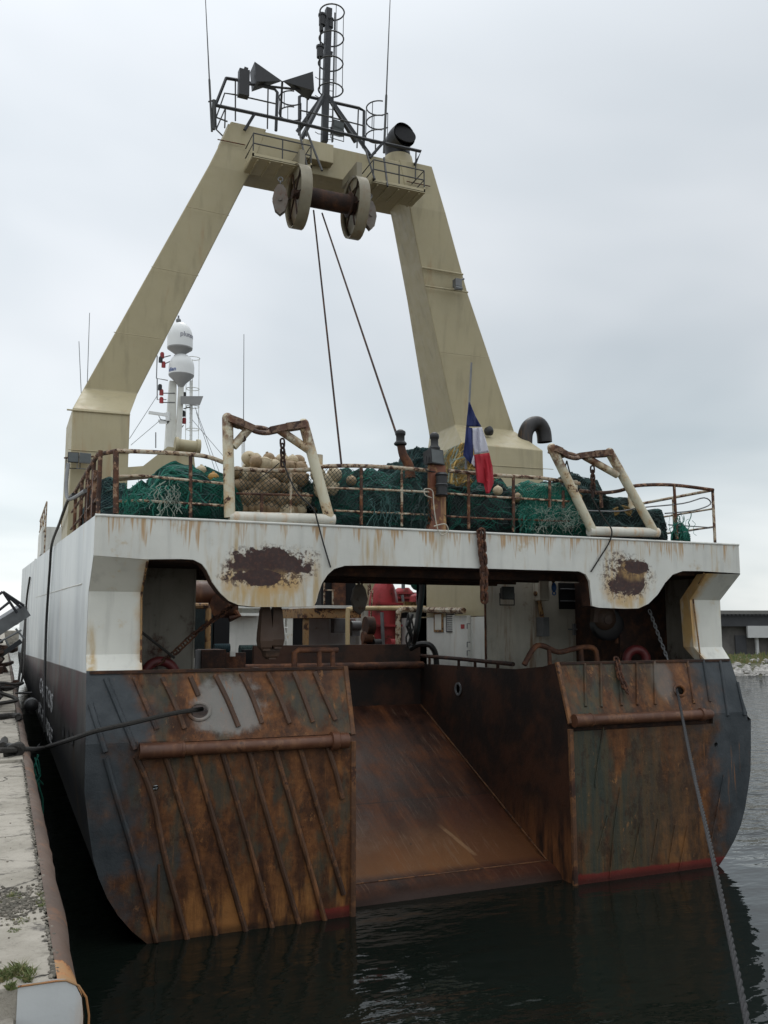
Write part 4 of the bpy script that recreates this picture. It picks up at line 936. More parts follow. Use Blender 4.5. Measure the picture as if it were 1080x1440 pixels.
# ---- railing round the stern deck
def posts(lst, par, r=.028, mat='railwhite', name='railing_post'):
    for (a_, b_, m2) in lst:
        m_ = MB(); m_.tube([a_, b_], r, 8); m_.build(name, m2, par)
YR = 14.18
W_ = lambda x, y, Y=YR: at(x, y, Y=Y)
# port corner and after rail
zt_, zb_ = W_(165, 635).z, 7.06
RP = MB(); RP.tube(smooth_path([W_(164, 634), W_(220, 636), W_(285, 641), W_(316, 651)], 4), .036, 8); rail = RP.build('stern_railing', 'railwhite', ship)
def rl(pts, r, mat='railwhite', name='rail'):
    m_ = MB(); m_.tube(pts, r, 8); return m_.build(name, mat, rail)
rl([W_(164, 670), W_(200, 669), W_(314, 680)], .022); rl([W_(164, 705), W_(200, 704), W_(314, 711)], .022)
# port side run forward along the deck edge
sx = XL + .06
def sdp(y, f): return Vector((sx, y, 7.06 + (y - 14) * .02 + f))
H = zt_ - 7.06
rl([W_(164, 634)] + [sdp(y, H + .01 * math.sin(y * 3)) for y in (14.6, 15.5, 17, 18.5, 20.5)], .036, 'railrust'); 
for f in (.62, .28): rl([sdp(14.2, H * f / .95), sdp(17, H * f / .95), sdp(20.5, H * f / .95)], .022, 'railrust')
for y in (14.22, 15.3, 16.5, 17.8, 19.4): rl([sdp(y, -.02), sdp(y, H)], .035, 'railrust', 'railing_post')
for y in (14.98, 16.0): m_ = MB(); m_.box((sx - .03, y, 7.0), (sx + .03, y + .17, 7.92)); m_.build('side_stanchion_plate', 'railrust', rail, smooth=False)
rl([W_(268, 640), W_(268, 728)], .03, 'railrust', 'railing_post'); rl([W_(163, 634), W_(163, 722)], .045, 'railrust', 'railing_post')
# middle run behind the arch to the starboard arch
rl(smooth_path([W_(330, 659), W_(380, 662), W_(440, 660), W_(455, 656), W_(500, 655), W_(560, 658), W_(605, 662)], 3), .036)
rl([W_(630, 662), W_(690, 668), W_(760, 672), W_(815, 680)], .036)
rl([W_(332, 694), W_(440, 697)], .02, 'railrust'); rl([W_(458, 686), W_(520, 688), W_(605, 692)], .02, 'railwhite'); rl([W_(470, 718), W_(605, 724)], .018)
rl([W_(628, 694), W_(700, 699), W_(800, 705)], .02); rl([W_(628, 726), W_(700, 730), W_(800, 733)], .018, 'railrust')
for x, y0, y1, m2 in ((409, 665, 722, 'railwhite'), (368, 694, 720, 'railrust'), (508, 655, 738, 'railrust'), (565, 658, 740, 'railwhite'), (659, 667, 744, 'railrust'), (722, 671, 748, 'railrust'), (773, 676, 714, 'railrust'), (792, 690, 714, 'railrust')):
    rl([W_(x, y0), W_(x, y1)], .03 if m2 == 'railrust' else .024, m2, 'railing_post')
# starboard run: after rail, round the corner and forward
rl(smooth_path([W_(815, 690), W_(845, 693), W_(872, 690), W_(895, 683), W_(945, 682), W_(1003, 689)], 4), .036, 'railrust')
cz = W_(1003, 689)
sxr = cz.x
def sd2(y, f): return Vector((sxr, y, 7.06 + f))
H2 = cz.z - 7.06
for f in (1, .66, .33):
    rl(smooth_path([W_(905, 689) + Vector((0, 0, (f - 1) * H2)) if 0 else sd2(20.0, H2 * f), sd2(17, H2 * f), sd2(14.6, H2 * f), W_(1003, 689) - Vector((0, 0, H2 * (1 - f)))], 3), .02 if f < 1 else .032, 'railwhite')
for y in (14.2, 15.4, 17, 19): rl([sd2(y, -.02), sd2(y, H2)], .03, 'railwhite', 'railing_post')
rl([W_(948, 684), W_(952, 758)], .03, 'railrust', 'railing_post'); rl([W_(845, 695), W_(846, 714)], .035, 'railrust', 'railing_post')
rl(smooth_path([W_(825, 718), W_(870, 719), W_(900, 714), W_(960, 708), W_(990, 700), W_(999, 709), W_(975, 718), W_(935, 722)], 4), .014, 'steel', 'rail')
rl([W_(940, 738), W_(1003, 742), W_(950, 750)], .014, 'steel', 'rail')
M['netmesh'] = M['stranddark']

# ---- lifting arches (gallows) at the stern edge
def arch(feet, heads, ringc, ringr, braces, base, back, name):
    YA = 14.08; A = lambda p, Y=YA: at(p[0], p[1], Y=Y)
    m_ = MB(); m_.tube([A(base[0]), A(base[1])], .095, 14); o = m_.build(name, 'creambase', ship)
    for k in (0, 1): m_ = MB(); m_.tube([A(feet[k]), A(heads[k])], .09, 14); m_.sphere(A(heads[k]), .09, 14, 8); m_.build('leg', 'cream', o)
    for b in braces: m_ = MB(); m_.tube([A(b[0]), A(b[1])], .072, 12); m_.build('brace', 'cream', o)
    rc = A(ringc); m_ = MB(); m_.ring(rc, ringr, .04, (0, -.55, 1), 28, 8, sx=1.0)
    for h, sgn in ((heads[0], -1), (heads[1], 1)):
        hp = A(h); e = rc + Vector((sgn * ringr * .95, 0, 0)); mid = hp + (e - hp) * .55
        m_.beam(hp + Vector((0, 0, -.02)), mid, .26, .12); m_.beam(mid, e, .22, .11)
    m_.build('eye_plate', 'archrust', o, smooth=False)
    for b in back: m_ = MB(); m_.tube([A(b[0], 14.75), A(b[1], 14.75)], .09, 12); m_.build('rear_leg', 'cream', o)
    return o
M['archrust'] = paint('arch_rust', (.13, .06, .04), .7, .3, (.3, .2, .12), .65, (), .2, rs=5)
M['creambase'] = paint('arch_base_paint', (.66, .64, .56), .12, .8, (.6, .3, .07), .5, (), .06, rs=5)
arch(((323, 728), (465, 735)), ((320, 588), (427, 596)), (367, 605), .15, [((328, 628), (352, 601)), ((392, 604), (436, 634))], ((322, 727), (470, 731)), [((447, 640), (447, 718))], 'lifting_arch')
arch(((834, 748), (922, 752)), ((776, 630), (857, 636)), (803, 641), .15, [((822, 642), (868, 668))], ((828, 747), (925, 749)), [((889, 690), (889, 744)), ((806, 676), (806, 745))], 'lifting_arch')

# ---- lamp posts and floodlights on the deck edge
def lantern(c, h, r, par, name='navigation_lantern'):
    m_ = MB(); m_.lathe(c, [(r * .8, 0), (r * 1.15, .02), (r * 1.2, h * .15), (r * .8, h * .3), (r * .8, h * .62), (r * .95, h * .68), (r, h * .8), (r * .9, h * .9), (r * .4, h), (0, h * 1.02)], (0, 0, 1), 18); return m_.build(name, 'black', par)
m_ = MB(); m_.tube(smooth_path([W_(577, 672, 14.5), W_(575, 655, 14.5), W_(567, 640, 14.5), W_(563, 622, 14.5)], 4), [.10 - .0025 * i for i in range(13)], 10); lp = m_.build('lantern_post', 'rust', ship)
lantern(W_(563, 627, 14.5), .30, .10, lp)
m_ = MB(); a, b = W_(606, 742, 14.1), W_(626, 655, 14.1); m_.box((a.x, 14.08, 7.03), (b.x, 14.22, b.z)); m_.hexa([(a.x - .08, 14.07, 7.03), (b.x + .0, 14.07, 7.03), (b.x, 14.24, 7.03), (a.x - .08, 14.24, 7.03), (a.x + .0, 14.07, 7.25), (b.x + .001, 14.07, 7.25), (b.x, 14.24, 7.25), (a.x, 14.24, 7.25)])
M['reddeckpost'] = paint('orange_rust_post', (.22, .075, .04), .35, .9, (.55, .36, .14), .6, (), .2, rs=4)
dp = m_.build('lamp_post', 'reddeckpost', ship, smooth=False)
lantern(W_(611, 634, 14.2), .34, .09, dp); flood(W_(615, 642, 14.0), .17, .14, .22, 'floodlight', dp, (.35, -1, .1), 'black')
m_ = MB(); c = W_(620, 698, 13.99); m_.lathe((c.x, 13.96, c.z), [(.11, 0), (.12, .02), (.10, .04), (.10, .17), (.125, .18), (.10, .2), (.10, .36), (.12, .38), (.09, .42)], (0, 0, 1), 18); o = m_.build('deck_lantern', 'black', dp)
m_ = MB()
for z in (.17, .21): m_.ring((c.x, 13.96, c.z + z), .106, .006, (0, 0, 1), 24, 5)
m_.build('lantern_band', 'steel', o)
# flagstaff
m_ = MB(); m_.tube([W_(655, 660, 14.0), W_(663, 510, 14.0)], [.026, .018], 8); m_.build('flagstaff', 'steel', ship)
def banded(rows_by_col, Yf):
    m_ = MB()
    for ci, rows in enumerate(rows_by_col):
        m_.m = ci; dense = []
        for i in range(len(rows) - 1):
            (a0, b0), (a1, b1) = rows[i], rows[i + 1]
            for j in range(5):
                t_ = j / 5; dense.append(((a0[0] + (a1[0] - a0[0]) * t_, a0[1] + (a1[1] - a0[1]) * t_), (b0[0] + (b1[0] - b0[0]) * t_, b0[1] + (b1[1] - b0[1]) * t_)))
        dense.append(rows[-1]); g = []
        for a_, b_ in dense:
            g.append([at(a_[0] + (b_[0] - a_[0]) * k / 10, a_[1] + (b_[1] - a_[1]) * k / 10, Y=Yf(a_[0] + (b_[0] - a_[0]) * k / 10, a_[1] + (b_[1] - a_[1]) * k / 10)) for k in range(11)])
        m_.grid(g)
    return m_
yf = lambda x, y: 13.92 + .045 * math.sin(x * .42 + y * .035) + .02 * math.sin(x * .9 - y * .06)
fl = banded([[((659, 566), (661, 566)), ((657, 584), (668, 584)), ((655.5, 600), (677, 600))], [((664, 602), (677.6, 600.6)), ((664.5, 622), (682.5, 616)), ((667, 639), (687.6, 636))], [((666.6, 639.6), (688, 636.6)), ((668.5, 660), (692.5, 656)), ((671, 678), (694, 674)), ((680, 680), (694, 680)), ((683.5, 694), (688, 694))]], yf)
fl.m = 0
def extra(rows, mi):
    g = [[at(a_[0] + (b_[0] - a_[0]) * k / 8, a_[1] + (b_[1] - a_[1]) * k / 8, Y=yf(a_[0] + (b_[0] - a_[0]) * k / 8, a_[1] + (b_[1] - a_[1]) * k / 8) + .001) for k in range(9)] for a_, b_ in rows]; fl.m = mi; fl.grid(g)
extra([((655.5, 600), (664.5, 602)), ((653.5, 622), (665, 622)), ((651, 640), (665.5, 640)), ((661, 651.5), (662.5, 652))], 0)
extra([((665.3, 641), (667, 639.5)), ((662.5, 651), (668, 648)), ((667.5, 657), (668.4, 656.5))], 1)
fo = fl.build('flag', ['fblue', 'fwhite', 'fred']); tag(fo, 'limp blue white and red flag hanging from the staff above the stern rail', 'flag')
sm = fo.modifiers.new('s', 'SOLIDIFY'); sm.thickness = .003
# goose-neck vent on the gantry box
c0 = at(745, 630, Y=21.6)
m_ = MB(); a_ = at(738, 632, Y=21.9); pts = [a_ + Vector((0, 0, -.3)), a_, at(739, 610, Y=21.9), at(746, 598, Y=21.9), at(757, 596, Y=21.9), at(764, 606, Y=21.9), at(766, 622, Y=21.9)]
m_.tube(smooth_path(pts, 5), .22, 20, cap=False); m_.tube(smooth_path(pts, 5), .20, 20, cap=False)
M['ventblack'] = paint('vent_soot_black', (.018, .016, .016), .12, .5, (.14, .075, .035), .5, (), .2); m_.build('goose_neck_vent', 'ventblack', ship)

# floodlight boxes on the port gantry foot
for (x, y, mt_) in ((103, 643, 'black'), (120, 644, 'steel')):
    o = flood(at(x, y, Y=20.8), .12 if mt_ == 'black' else .13, .12, .15, 'gantry_floodlight', ship, (-.1, -1, .05) if mt_ == 'black' else (.15, -1, .05), mt_)
m_ = MB(); m_.tube([at(90, 644, Y=20.95), at(132, 642, Y=20.95)], .02, 6); m_.build('floodlight_bracket', 'rust', ship)

# ================================================================ RADAR MAST, WHEELHOUSE, INTERIOR
m_ = MB(); m_.box((XL + 1.5, 44, 6.9), (XR - 1.5, 62, 10.4)); m_.box((XL + .05, 46, 6.9), (XR - .05, 60, 8.6)); m_.box((3.5, 46, 10.4), (11.8, 56, 12.2)); wh = m_.build('wheelhouse', 'white', ship, smooth=False)
m_ = MB()
for z in (10.95, 11.4):
    m_.tube([(XL + 1.6, 44.1, z), (XR - 1.6, 44.1, z)], .025, 5); m_.tube([(XL + 1.6, 44.1, z), (XL + 1.6, 61, z)], .025, 5)
for k in range(9): m_.tube([(XL + 1.6, 44.1 + k * 2, 10.4), (XL + 1.6, 44.1 + k * 2, 11.4)], .025, 5)
for k in range(7): m_.tube([(XL + 1.6 + k * 1.6, 44.1, 10.4), (XL + 1.6 + k * 1.6, 44.1, 11.4)], .025, 5)
m_.build('bridge_rail', 'railwhite', wh)
for k in range(7): m_ = MB(); m_.box((3.9 + k * 1.1, 45.97, 11.3), (4.75 + k * 1.1, 46.02, 11.95)); m_.build('window', 'glass', wh, smooth=False)
# side platform rail seen beyond the port quarter
m_ = MB(); Ys = 40
for z in (9.1, 9.6, 10.1): m_.tube([(XL + .1, 36, z), (XL + .1, 43, z)], .03, 5)
for y in (36, 38, 40, 42): m_.tube([(XL + .1, y, 8.0), (XL + .1, y, 10.1)], .03, 5)
m_.build('upper_side_rail', 'railwhite', ship)
for (y, z0, z1) in ((37.5, 8.2, 9.3),): m_ = MB(); m_.box((XL + .02, y, z0), (XL + 1.2, y + 4, z1)); m_.build('side_locker', 'white', ship, smooth=False)

YM = 46.0; Q = lambda x, y, Y=YM: at(x, y, Y=Y)
m_ = MB(); m_.hexa([Q(232, 640) + Vector(d) for d in ((0, 0, 0), (.55, 0, 0), (.55, .5, 0), (0, .5, 0))] + [Q(239, 535) + Vector(d) for d in ((0, 0, 0), (.35, 0, 0), (.35, .35, 0), (0, .35, 0))])
rm = m_.build('radar_mast', 'mastcream', ship, smooth=False) if 'mastcream' in M else m_.build('radar_mast', 'white', ship, smooth=False)
m_ = MB(); m_.hexa([Q(246, 620) + Vector(d) for d in ((0, -.3, 0), (.28, -.3, 0), (.28, 0, 0), (0, 0, 0))] + [Q(251, 538) + Vector(d) for d in ((0, -.3, 0), (.24, -.3, 0), (.24, 0, 0), (0, 0, 0))]); m_.build('mast_column', 'white', rm, smooth=False)
def radome(px, py0, py1, pyb, w, txt, tm, ts, toff, zoff):
    top, base_, bot = Q(px, py0), Q(px, py1), Q(px, pyb); r = w; H_ = top.z - base_.z; c = Vector((base_.x, YM - .2, base_.z))
    m_ = MB(); m_.lathe(c, [(r, 0), (r, H_ * .35)] + [(r * math.cos(a), H_ * .35 + H_ * .65 * math.sin(a)) for a in [k * math.pi / 20 for k in range(1, 11)]], (0, 0, 1), 32); o = m_.build('radome', 'radome', rm)
    m_ = MB(); m_.lathe(c - Vector((0, 0, .002)), [(r * 1.0, 0), (r * .98, -.06), (r * .35, -(base_.z - bot.z)), (r * .2, -(base_.z - bot.z) - .2)], (0, 0, 1), 32); m_.build('radome_skirt', 'greyband', o)
    def wrap(v): 
        th = (v.x + toff) / r; return Vector((c.x + (r + .006 + v.z) * math.sin(th), c.y - (r + .006 + v.z) * math.cos(th), c.z + zoff + v.y))
    lettering(txt, ts, wrap).build('radome_lettering', tm, o, smooth=False)
radome(252, 455, 491, 500, .66, 'pluton', 'textgrey', .36, -.12, .48); radome(254, 499, 529, 541, .66, 'idian', 'textblue', .30, -.95, .08)
m_ = MB(); m_.cyl(Q(250, 500), Q(250, 536), .2, 12); m_.tube([Q(251, 454), Q(251, 444)], .05, 6); m_.sphere(Q(251, 451), .14, 10, 6); m_.build('mast_pole', 'steel', rm)
m_ = MB(); m_.hexa([Q(254, 568, 45.4), Q(281, 570, 45.4), Q(281, 570, 46.4), Q(254, 568, 46.4), Q(254, 557, 45.3), Q(286, 557, 45.3), Q(286, 557, 46.5), Q(254, 557, 46.5)]); m_.build('radar_platform', 'greyband', rm, smooth=False)
m_ = MB(); m_.beam(Q(209, 580, 45.2), Q(236, 584, 45.2), .14, .14); m_.build('scanner_bar', 'radome', rm, smooth=False); m_ = MB(); m_.tube([Q(236, 580), Q(236, 592)], .12, 8); m_.hexa([Q(224, 596), Q(236, 596), Q(236, 596, 46.5), Q(224, 596, 46.5), Q(222, 590), Q(240, 590), Q(240, 590, 46.5), Q(222, 590, 46.5)]); m_.build('radar_scanner', 'radome', rm, smooth=False)
m_ = MB()
for (x, y) in ((272, 504), (271, 547), (271, 572), (271, 604)): m_.ring(Q(x, y, 46.3), .34, .022, (0, 0, 1), 20, 5)
for dx_ in (-.34, 0, .34): m_.tube([Q(272, 504, 46) + Vector((dx_, .2, 0)), Q(271, 630, 46) + Vector((dx_, .2, 0))], .015, 4)
for x in (267.5, 269.5): m_.tube([Q(x, 535), Q(x, 640)], .03, 5)
for y in range(540, 640, 6): m_.tube([Q(266, y), Q(270, y)], .012, 4)
m_.build('mast_ladder', 'white', rm)
for (x, y, col) in ((228, 500, 'red'), (226, 506, 'black'), (230, 513, 'red'), (227, 552, 'red'), (225, 545, 'black'), (227, 563, 'red'), (258, 582, 'black'), (259, 592, 'red'), (259, 556, 'black')):
    m_ = MB(); p = Q(x, y); m_.cyl(p - Vector((0, 0, .14)), p + Vector((0, 0, .12)), .11, 10); m_.cyl(p + Vector((0, 0, .12)), p + Vector((0, 0, .17)), .08, 10); m_.build('signal_lamp', col, rm)
m_ = MB()
for pts in ([Q(221, 500), Q(220, 532), Q(236, 535)], [Q(221, 532), Q(221, 562), Q(234, 562)], [Q(228, 513), Q(240, 508)], [Q(228, 503), Q(240, 500)], [Q(226, 553), Q(246, 553)], [Q(226, 566), Q(246, 566)], [Q(258, 575), Q(268, 572)], [Q(258, 598), Q(250, 608)], [Q(236, 592), Q(226, 590), Q(223, 584), Q(232, 581)], [Q(219, 608), Q(219, 630)]): m_.tube(pts, .03, 5)
m_.build('lamp_bracket', 'steel', rm)
m_ = MB()
for a_, b_ in (((222, 555), (182, 617)), ((224, 592), (184, 626)), ((274, 572), (318, 690)), ((270, 590), (330, 660)), ((276, 580), (302, 660))): m_.tube([Q(*a_), Q(*b_)], .014, 4)
m_.build('mast_stay', 'steel', rm)
for (a_, b_, Y, r) in (((343, 470), (342, 670), 46.5, .03), ((126, 440), (122, 560), 48, .028), ((111, 480), (114, 548), 47, .028), ((350, 640), (350, 680), 46.5, .016)):
    p_, q_ = at(*a_, Y=Y), at(*b_, Y=Y); zb_ = 12.15 if a_[0] > 300 else 10.35; q_ = p_ + (q_ - p_) * ((p_.z - zb_) / (p_.z - q_.z))
    m_ = MB(); m_.tube([p_, q_], [r * .6, r], 5); m_.build('whip_aerial', 'steel', ship)
m_ = MB(); m_.cyl(at(342, 660, Y=46.5), at(342, 620, Y=46.5), .10, 8); m_.build('aerial_base', 'radome', ship)
# deck crane boom ahead of the green net
m_ = MB(); YK = 19.0; K = lambda x, y, Y=YK: at(x, y, Y=Y)
m_.hexa([K(185, 668), K(276, 672), K(276, 672, 19.8), K(185, 668, 19.8), K(236, 628), K(272, 633), K(272, 633, 19.8), K(236, 628, 19.8)]); m_.beam(K(160, 668, 19.3), K(262, 660, 19.4), .5, .22); m_.box(tuple(K(238, 700, 18.9)), tuple(K(262, 660, 19.6)))
cr_ = m_.build('deck_crane', 'beige', ship, smooth=False)
m_ = MB(); m_.cyl(K(247, 625), K(281, 629), .13, 16); m_.cyl(K(246, 625), K(250, 625.5), .17, 16); m_.cyl(K(276, 628.5), K(281, 629), .17, 16); m_.build('boom_roller', 'beige', cr_)

# interior, seen through the opening over the slip
YI = 30.0; I = lambda x, y, Y=YI: at(x, y, Y=Y)
def ibox(x0, y0, x1, y1, Y, dpt, mat, name, par=ship, bev=0):
    a_, b_ = at(x0, y0, Y=Y), at(x1, y1, Y=Y); m_ = MB(); m_.box((a_.x, Y, b_.z), (b_.x, Y + dpt, a_.z)); return m_.build(name, mat, par, smooth=False, bevel=bev)
# transverse white bulkhead well forward
fb = MB(); fb.box((XL + .1, 40, 3.5), (XR - .1, 40.1, 6.88)); fb.box((XL + 1.5, 43, 6.9), (XR - 1.5, 43.9, 9.5)); fbo = fb.build('forward_bulkhead', 'white', ship, smooth=False)
ibox(318, 846, 448, 856, 39.4, .5, 'white', 'bulkhead_ledge', fbo); ibox(318, 862, 368, 866, 39.3, .6, 'white', 'bulkhead_ledge', fbo)
ibox(410, 869, 428, 940, 39.9, .1, 'hole', 'doorway', fbo); ibox(404, 868, 411, 940, 39.7, .25, 'column', 'door_jamb', fbo)
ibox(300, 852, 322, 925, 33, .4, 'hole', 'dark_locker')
ibox(275, 852, 300, 925, 33, .4, 'netdark', 'net_locker')
m_ = MB(); m_.tube([at(396, 868, Y=39), at(406, 915, Y=39)], .04, 6); m_.tube([at(400, 868, Y=39), at(398, 915, Y=39)], .03, 6)
for k in range(4): m_.tube([at(397, 882 + k * 9, Y=39), at(404, 883 + k * 9, Y=39)], .03, 5)
m_.build('ladder', 'white', fbo)
# dark winch house mid-left under the deck
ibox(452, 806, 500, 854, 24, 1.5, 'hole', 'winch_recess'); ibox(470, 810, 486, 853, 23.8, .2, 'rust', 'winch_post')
ibox(445, 851, 505, 855.5, 23.4, 2.6, 'white', 'gallery_deck_edge')
ibox(426, 855.5, 508, 869, 23.5, 2.4, 'gallery' if 'gallery' in M else 'edge', 'gallery_beam'); ibox(428, 869, 434, 930, 23.6, .15, 'edge', 'gallery_post')
M['dimwhite'] = paint('dim_white_paint', (.55, .56, .56), .05, .5, (.25, .14, .07), .5, (), .1)
ibox(434, 869, 525, 940, 25.9, .2, 'dimwhite', 'gallery_back_wall'); ibox(470, 870, 490, 890, 25.5, .3, 'steel', 'switch_box'); ibox(492, 871, 506, 890, 25.6, .25, 'red', 'fire_box')
ibox(505, 866, 519, 930, 25.3, .3, 'white', 'side_panel')
# hydraulic drum upper left and frames
m_ = MB(); m_.cyl(at(262, 836, Y=24), at(318, 836, Y=24), .36, 24); m_.cyl(at(300, 842, Y=23.6), at(318, 850, Y=23.6), .2, 16); m_.build('net_winch_drum', 'brownpipe' if 'brownpipe' in M else 'rustpipe', ship)
m_ = MB(); m_.tube([at(272, 852, Y=21), at(292, 852, Y=21), at(293, 858, Y=21), at(292, 918, Y=21)], .07, 8); m_.build('deck_pipe_frame', 'edge', ship)
ibox(284, 914, 317, 948, 20, .8, 'darkrust', 'bollard_box'); ibox(318, 918, 345, 948, 20.2, .1, 'rust', 'grating_frame'); ibox(275, 914, 283, 948, 20.1, .1, 'steel', 'deck_fitting')
ibox(324, 916, 331, 923, 20.1, .05, 'white', 'white_cap'); ibox(344, 914, 470, 948, 20.9, .3, 'hole', 'hatch_coaming')
m_ = MB(); p = at(325, 851, Y=22); m_.cyl(p + Vector((-.3, 0, 0)), p + Vector((.0, .2, 0)), .32, 16); m_.tube([p, at(335, 866, Y=22), at(322, 870, Y=22)], .09, 8); m_.build('guide_sheave', 'rust', ship)
# yellowed pipe frames
m_ = MB(); m_.tube(smooth_path([at(489, 935, Y=21), at(489, 862, Y=21), at(492, 857, Y=21), at(500, 855.5, Y=21)], 3) + [at(598, 855, Y=21)], .06, 8); m_.build('yellow_pipe_frame', 'edgecream' if 'edgecream' in M else 'railwhite', ship)
m_ = MB(); m_.tube(smooth_path([at(560, 930, Y=20.8), at(560, 866, Y=20.8), at(562, 859, Y=20.8), at(570, 857, Y=20.8)], 3) + [at(600, 857.5, Y=20.8), at(652, 859, Y=18.6)], .075, 8); m_.build('white_pipe_frame', 'railwhite', ship)
# green netting and posts seen against the sky
m_ = MB()
for x, y0, y1 in ((588, 803, 850), (600, 803, 850), (567, 812, 828)): m_ = MB(); m_.tube([at(x, y0, Y=22), at(x, y1, Y=22)], .05, 6); m_.build('awning_post', 'steel', ship)
m_ = MB()
m_.tube([at(565, 813, Y=26), at(604, 812, Y=26)], .04, 5); m_.tube([at(508, 806, Y=26), at(530, 813, Y=26), at(548, 815, Y=26)], .04, 5); m_.tube([at(548, 818, Y=26), at(580, 822, Y=26)], .03, 5); m_.build('awning_frame', 'steel', ship)
ibox(505, 812, 528, 850, 27, .6, 'beige', 'vent_housing'); ibox(526, 822, 545, 852, 27.4, .6, 'dirtywhite', 'vent_housing')
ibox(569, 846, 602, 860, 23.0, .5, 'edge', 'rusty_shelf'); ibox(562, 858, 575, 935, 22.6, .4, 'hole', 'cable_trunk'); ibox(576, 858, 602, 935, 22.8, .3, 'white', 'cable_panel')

m_ = MB(); rnd = random.Random(77)
for (xa, ya, xb, yb, Y_, r_) in ((520, 812, 522, 905, 23, .03), (524, 830, 519, 905, 22.5, .025), (530, 905, 512, 870, 22.5, .03), (548, 870, 541, 905, 22.6, .03), (455, 812, 500, 812, 23, .03), (455, 830, 470, 830, 23, .02), (456, 812, 456, 850, 23, .025), (468, 830, 468, 850, 23, .025), (518, 806, 518, 850, 24, .03), (545, 806, 552, 830, 26, .03), (531, 820, 531, 868, 23.5, .05), (300, 830, 316, 826, 24, .03), (296, 800, 296, 830, 26, .02), (275, 817, 300, 817, 26, .02)):
    m_ = MB(); m_.tube([at(xa, ya, Y=Y_), at(xb, yb, Y=Y_)], r_, 6); m_.build('rigging_pipe', 'railwhite', ship)
for i, (x, y, Y_, w, h, c) in enumerate(((519, 880, 22.0, .22, .5, 'darkrust'), (530, 905, 21.9, .2, .25, 'black'), (516, 896, 22.0, .25, .3, 'rust'), (552, 905, 21.9, .15, .25, 'red'), (350, 915, 23, .5, .3, 'netteal'), (312, 912, 23, .4, .25, 'netblue'), (500, 880, 25, .3, .3, 'steel'))):
    p = at(x, y, Y=Y_); m_ = MB(); m_.cyl(p - Vector((w / 2, 0, 0)), p + Vector((w / 2, 0, 0)), h / 2, 14); m_.box(p + Vector((-w * .4, -.05, -h)), p + Vector((w * .4, .15, -h * .3))); m_.build(('winch', 'hydraulic_motor', 'fairlead_roller', 'red_valve', 'net_bundle', 'net_bundle', 'wall_fitting')[i], c, ship)

# ================================================================ THINGS ON THE SHIP
# red trawl doors
def trawl_door(x0, x1, y0, y1, Y, label, curved=True):
    t_ = thing('trawl_door', label, 'trawl door', at((x0 + x1) / 2, y1, Y=Y))
    a_, b_ = at(x0, y0, Y=Y), at(x1, y1, Y=Y); cx_, hw = (a_.x + b_.x) / 2, (b_.x - a_.x) / 2; cz_, hh = (a_.z + b_.z) / 2, (a_.z - b_.z) / 2
    g = []
    for k in range(15):
        v = -1 + 2 * k / 14; z = cz_ + hh * v; w = hw * (math.sqrt(max(0.04, 1 - max(0, v - .35) ** 2 / .44)) if curved else 1 - max(0, v - .6) * 1.2)
        g.append([Vector((cx_ + w * u + .04 * (v + .3), Y + .35 * u * u, z)) for u in (-1, -.6, -.2, .2, .6, 1)])
    m_ = MB(); m_.grid(g); o = m_.build('curved_panel', 'red', t_); sd = o.modifiers.new('s', 'SOLIDIFY'); sd.thickness = .05
    for v in (-.6, -.1, .4):
        m_ = MB(); z = cz_ + hh * v; m_.box((cx_ - hw * .95 + .04 * (v + .3), Y - .1, z - .03), (cx_ + hw * .9 + .04 * (v + .3), Y + .1, z + .03)); m_.build('stiffener', 'red', t_, smooth=False)
    m_ = MB(); m_.tube([(cx_ - hw * .5, Y - .12, cz_ + hh * .2), (cx_ - hw * .4, Y - .14, cz_ - hh * .8)], .05, 6); m_.build('bracket', 'steel', t_); return t_
trawl_door(524, 566, 812, 935, 22.4, 'tall curved red steel trawl door in the middle of the working deck')
trawl_door(556, 586, 826, 853, 27.0, 'short red trawl door end standing above and behind the pipe frame', False)
trawl_door(582, 605, 834, 852, 26.0, 'lowest red steel piece, just left of the beige gantry foot', False)

# hanging blocks
def pulley(c, h, w, label, ax=(1, .4, 0), mat='darkrust', n=1, name='pulley_block', group=None):
    ax = Vector(ax).normalized(); t_ = thing(name, label, 'pulley block', tuple(Vector(c) - Vector((0, 0, h))), group); c = Vector(c); s_ = ax.cross(Vector((0, 0, 1))).normalized()
    for k in (-1, 1):
        m_ = MB(); o_ = c + ax * (.055 * k)
        pts = [(0, -.5), (.32, -.36), (.5, 0), (.36, .34), (.16, .5), (-.16, .5), (-.36, .34), (-.5, 0), (-.32, -.36)]
        f_ = [o_ + s_ * (x * w) + Vector((0, 0, z * h)) for x, z in pts]; b_ = [p + ax * .02 * k for p in f_]; N = len(pts)
        m_.add(f_ + b_, [tuple(range(N)), tuple(range(2 * N - 1, N - 1, -1))] + [(i, (i + 1) % N, N + (i + 1) % N, N + i) for i in range(N)]); m_.cyl(o_, o_ + ax * .05 * k, w * .12, 10); m_.build('cheek', mat, t_, smooth=False)
    m_ = MB(); m_.lathe(c - ax * .04, [(w * .40, 0), (w * .32, .03), (w * .32, .05), (w * .40, .08)], ax, 20); m_.build('sheave', 'steel', t_)
    m_ = MB(); m_.ring(c + Vector((0, 0, h * .5 + .06)), .06, .016, s_, 14, 6); m_.ring(c + Vector((0, 0, h * .5 + .17)), .06, .016, ax, 14, 6); m_.build('shackle', 'steel', t_); return t_
M['blockpaint'] = paint('block_paint', (.17, .145, .12), .3, .3, (.14, .07, .04), .6, (), .2, rs=5)
pulley(at(394, 282, Y=20.7), .80, .40, 'pulley block hanging alone at the port side of the gantry drum', (.3, 1, 0), 'blockpaint')
pulley(at(520, 304, Y=20.7), .80, .34, 'pulley block half hidden behind the starboard drum cheek', (.0, 1, 0), 'blockpaint')
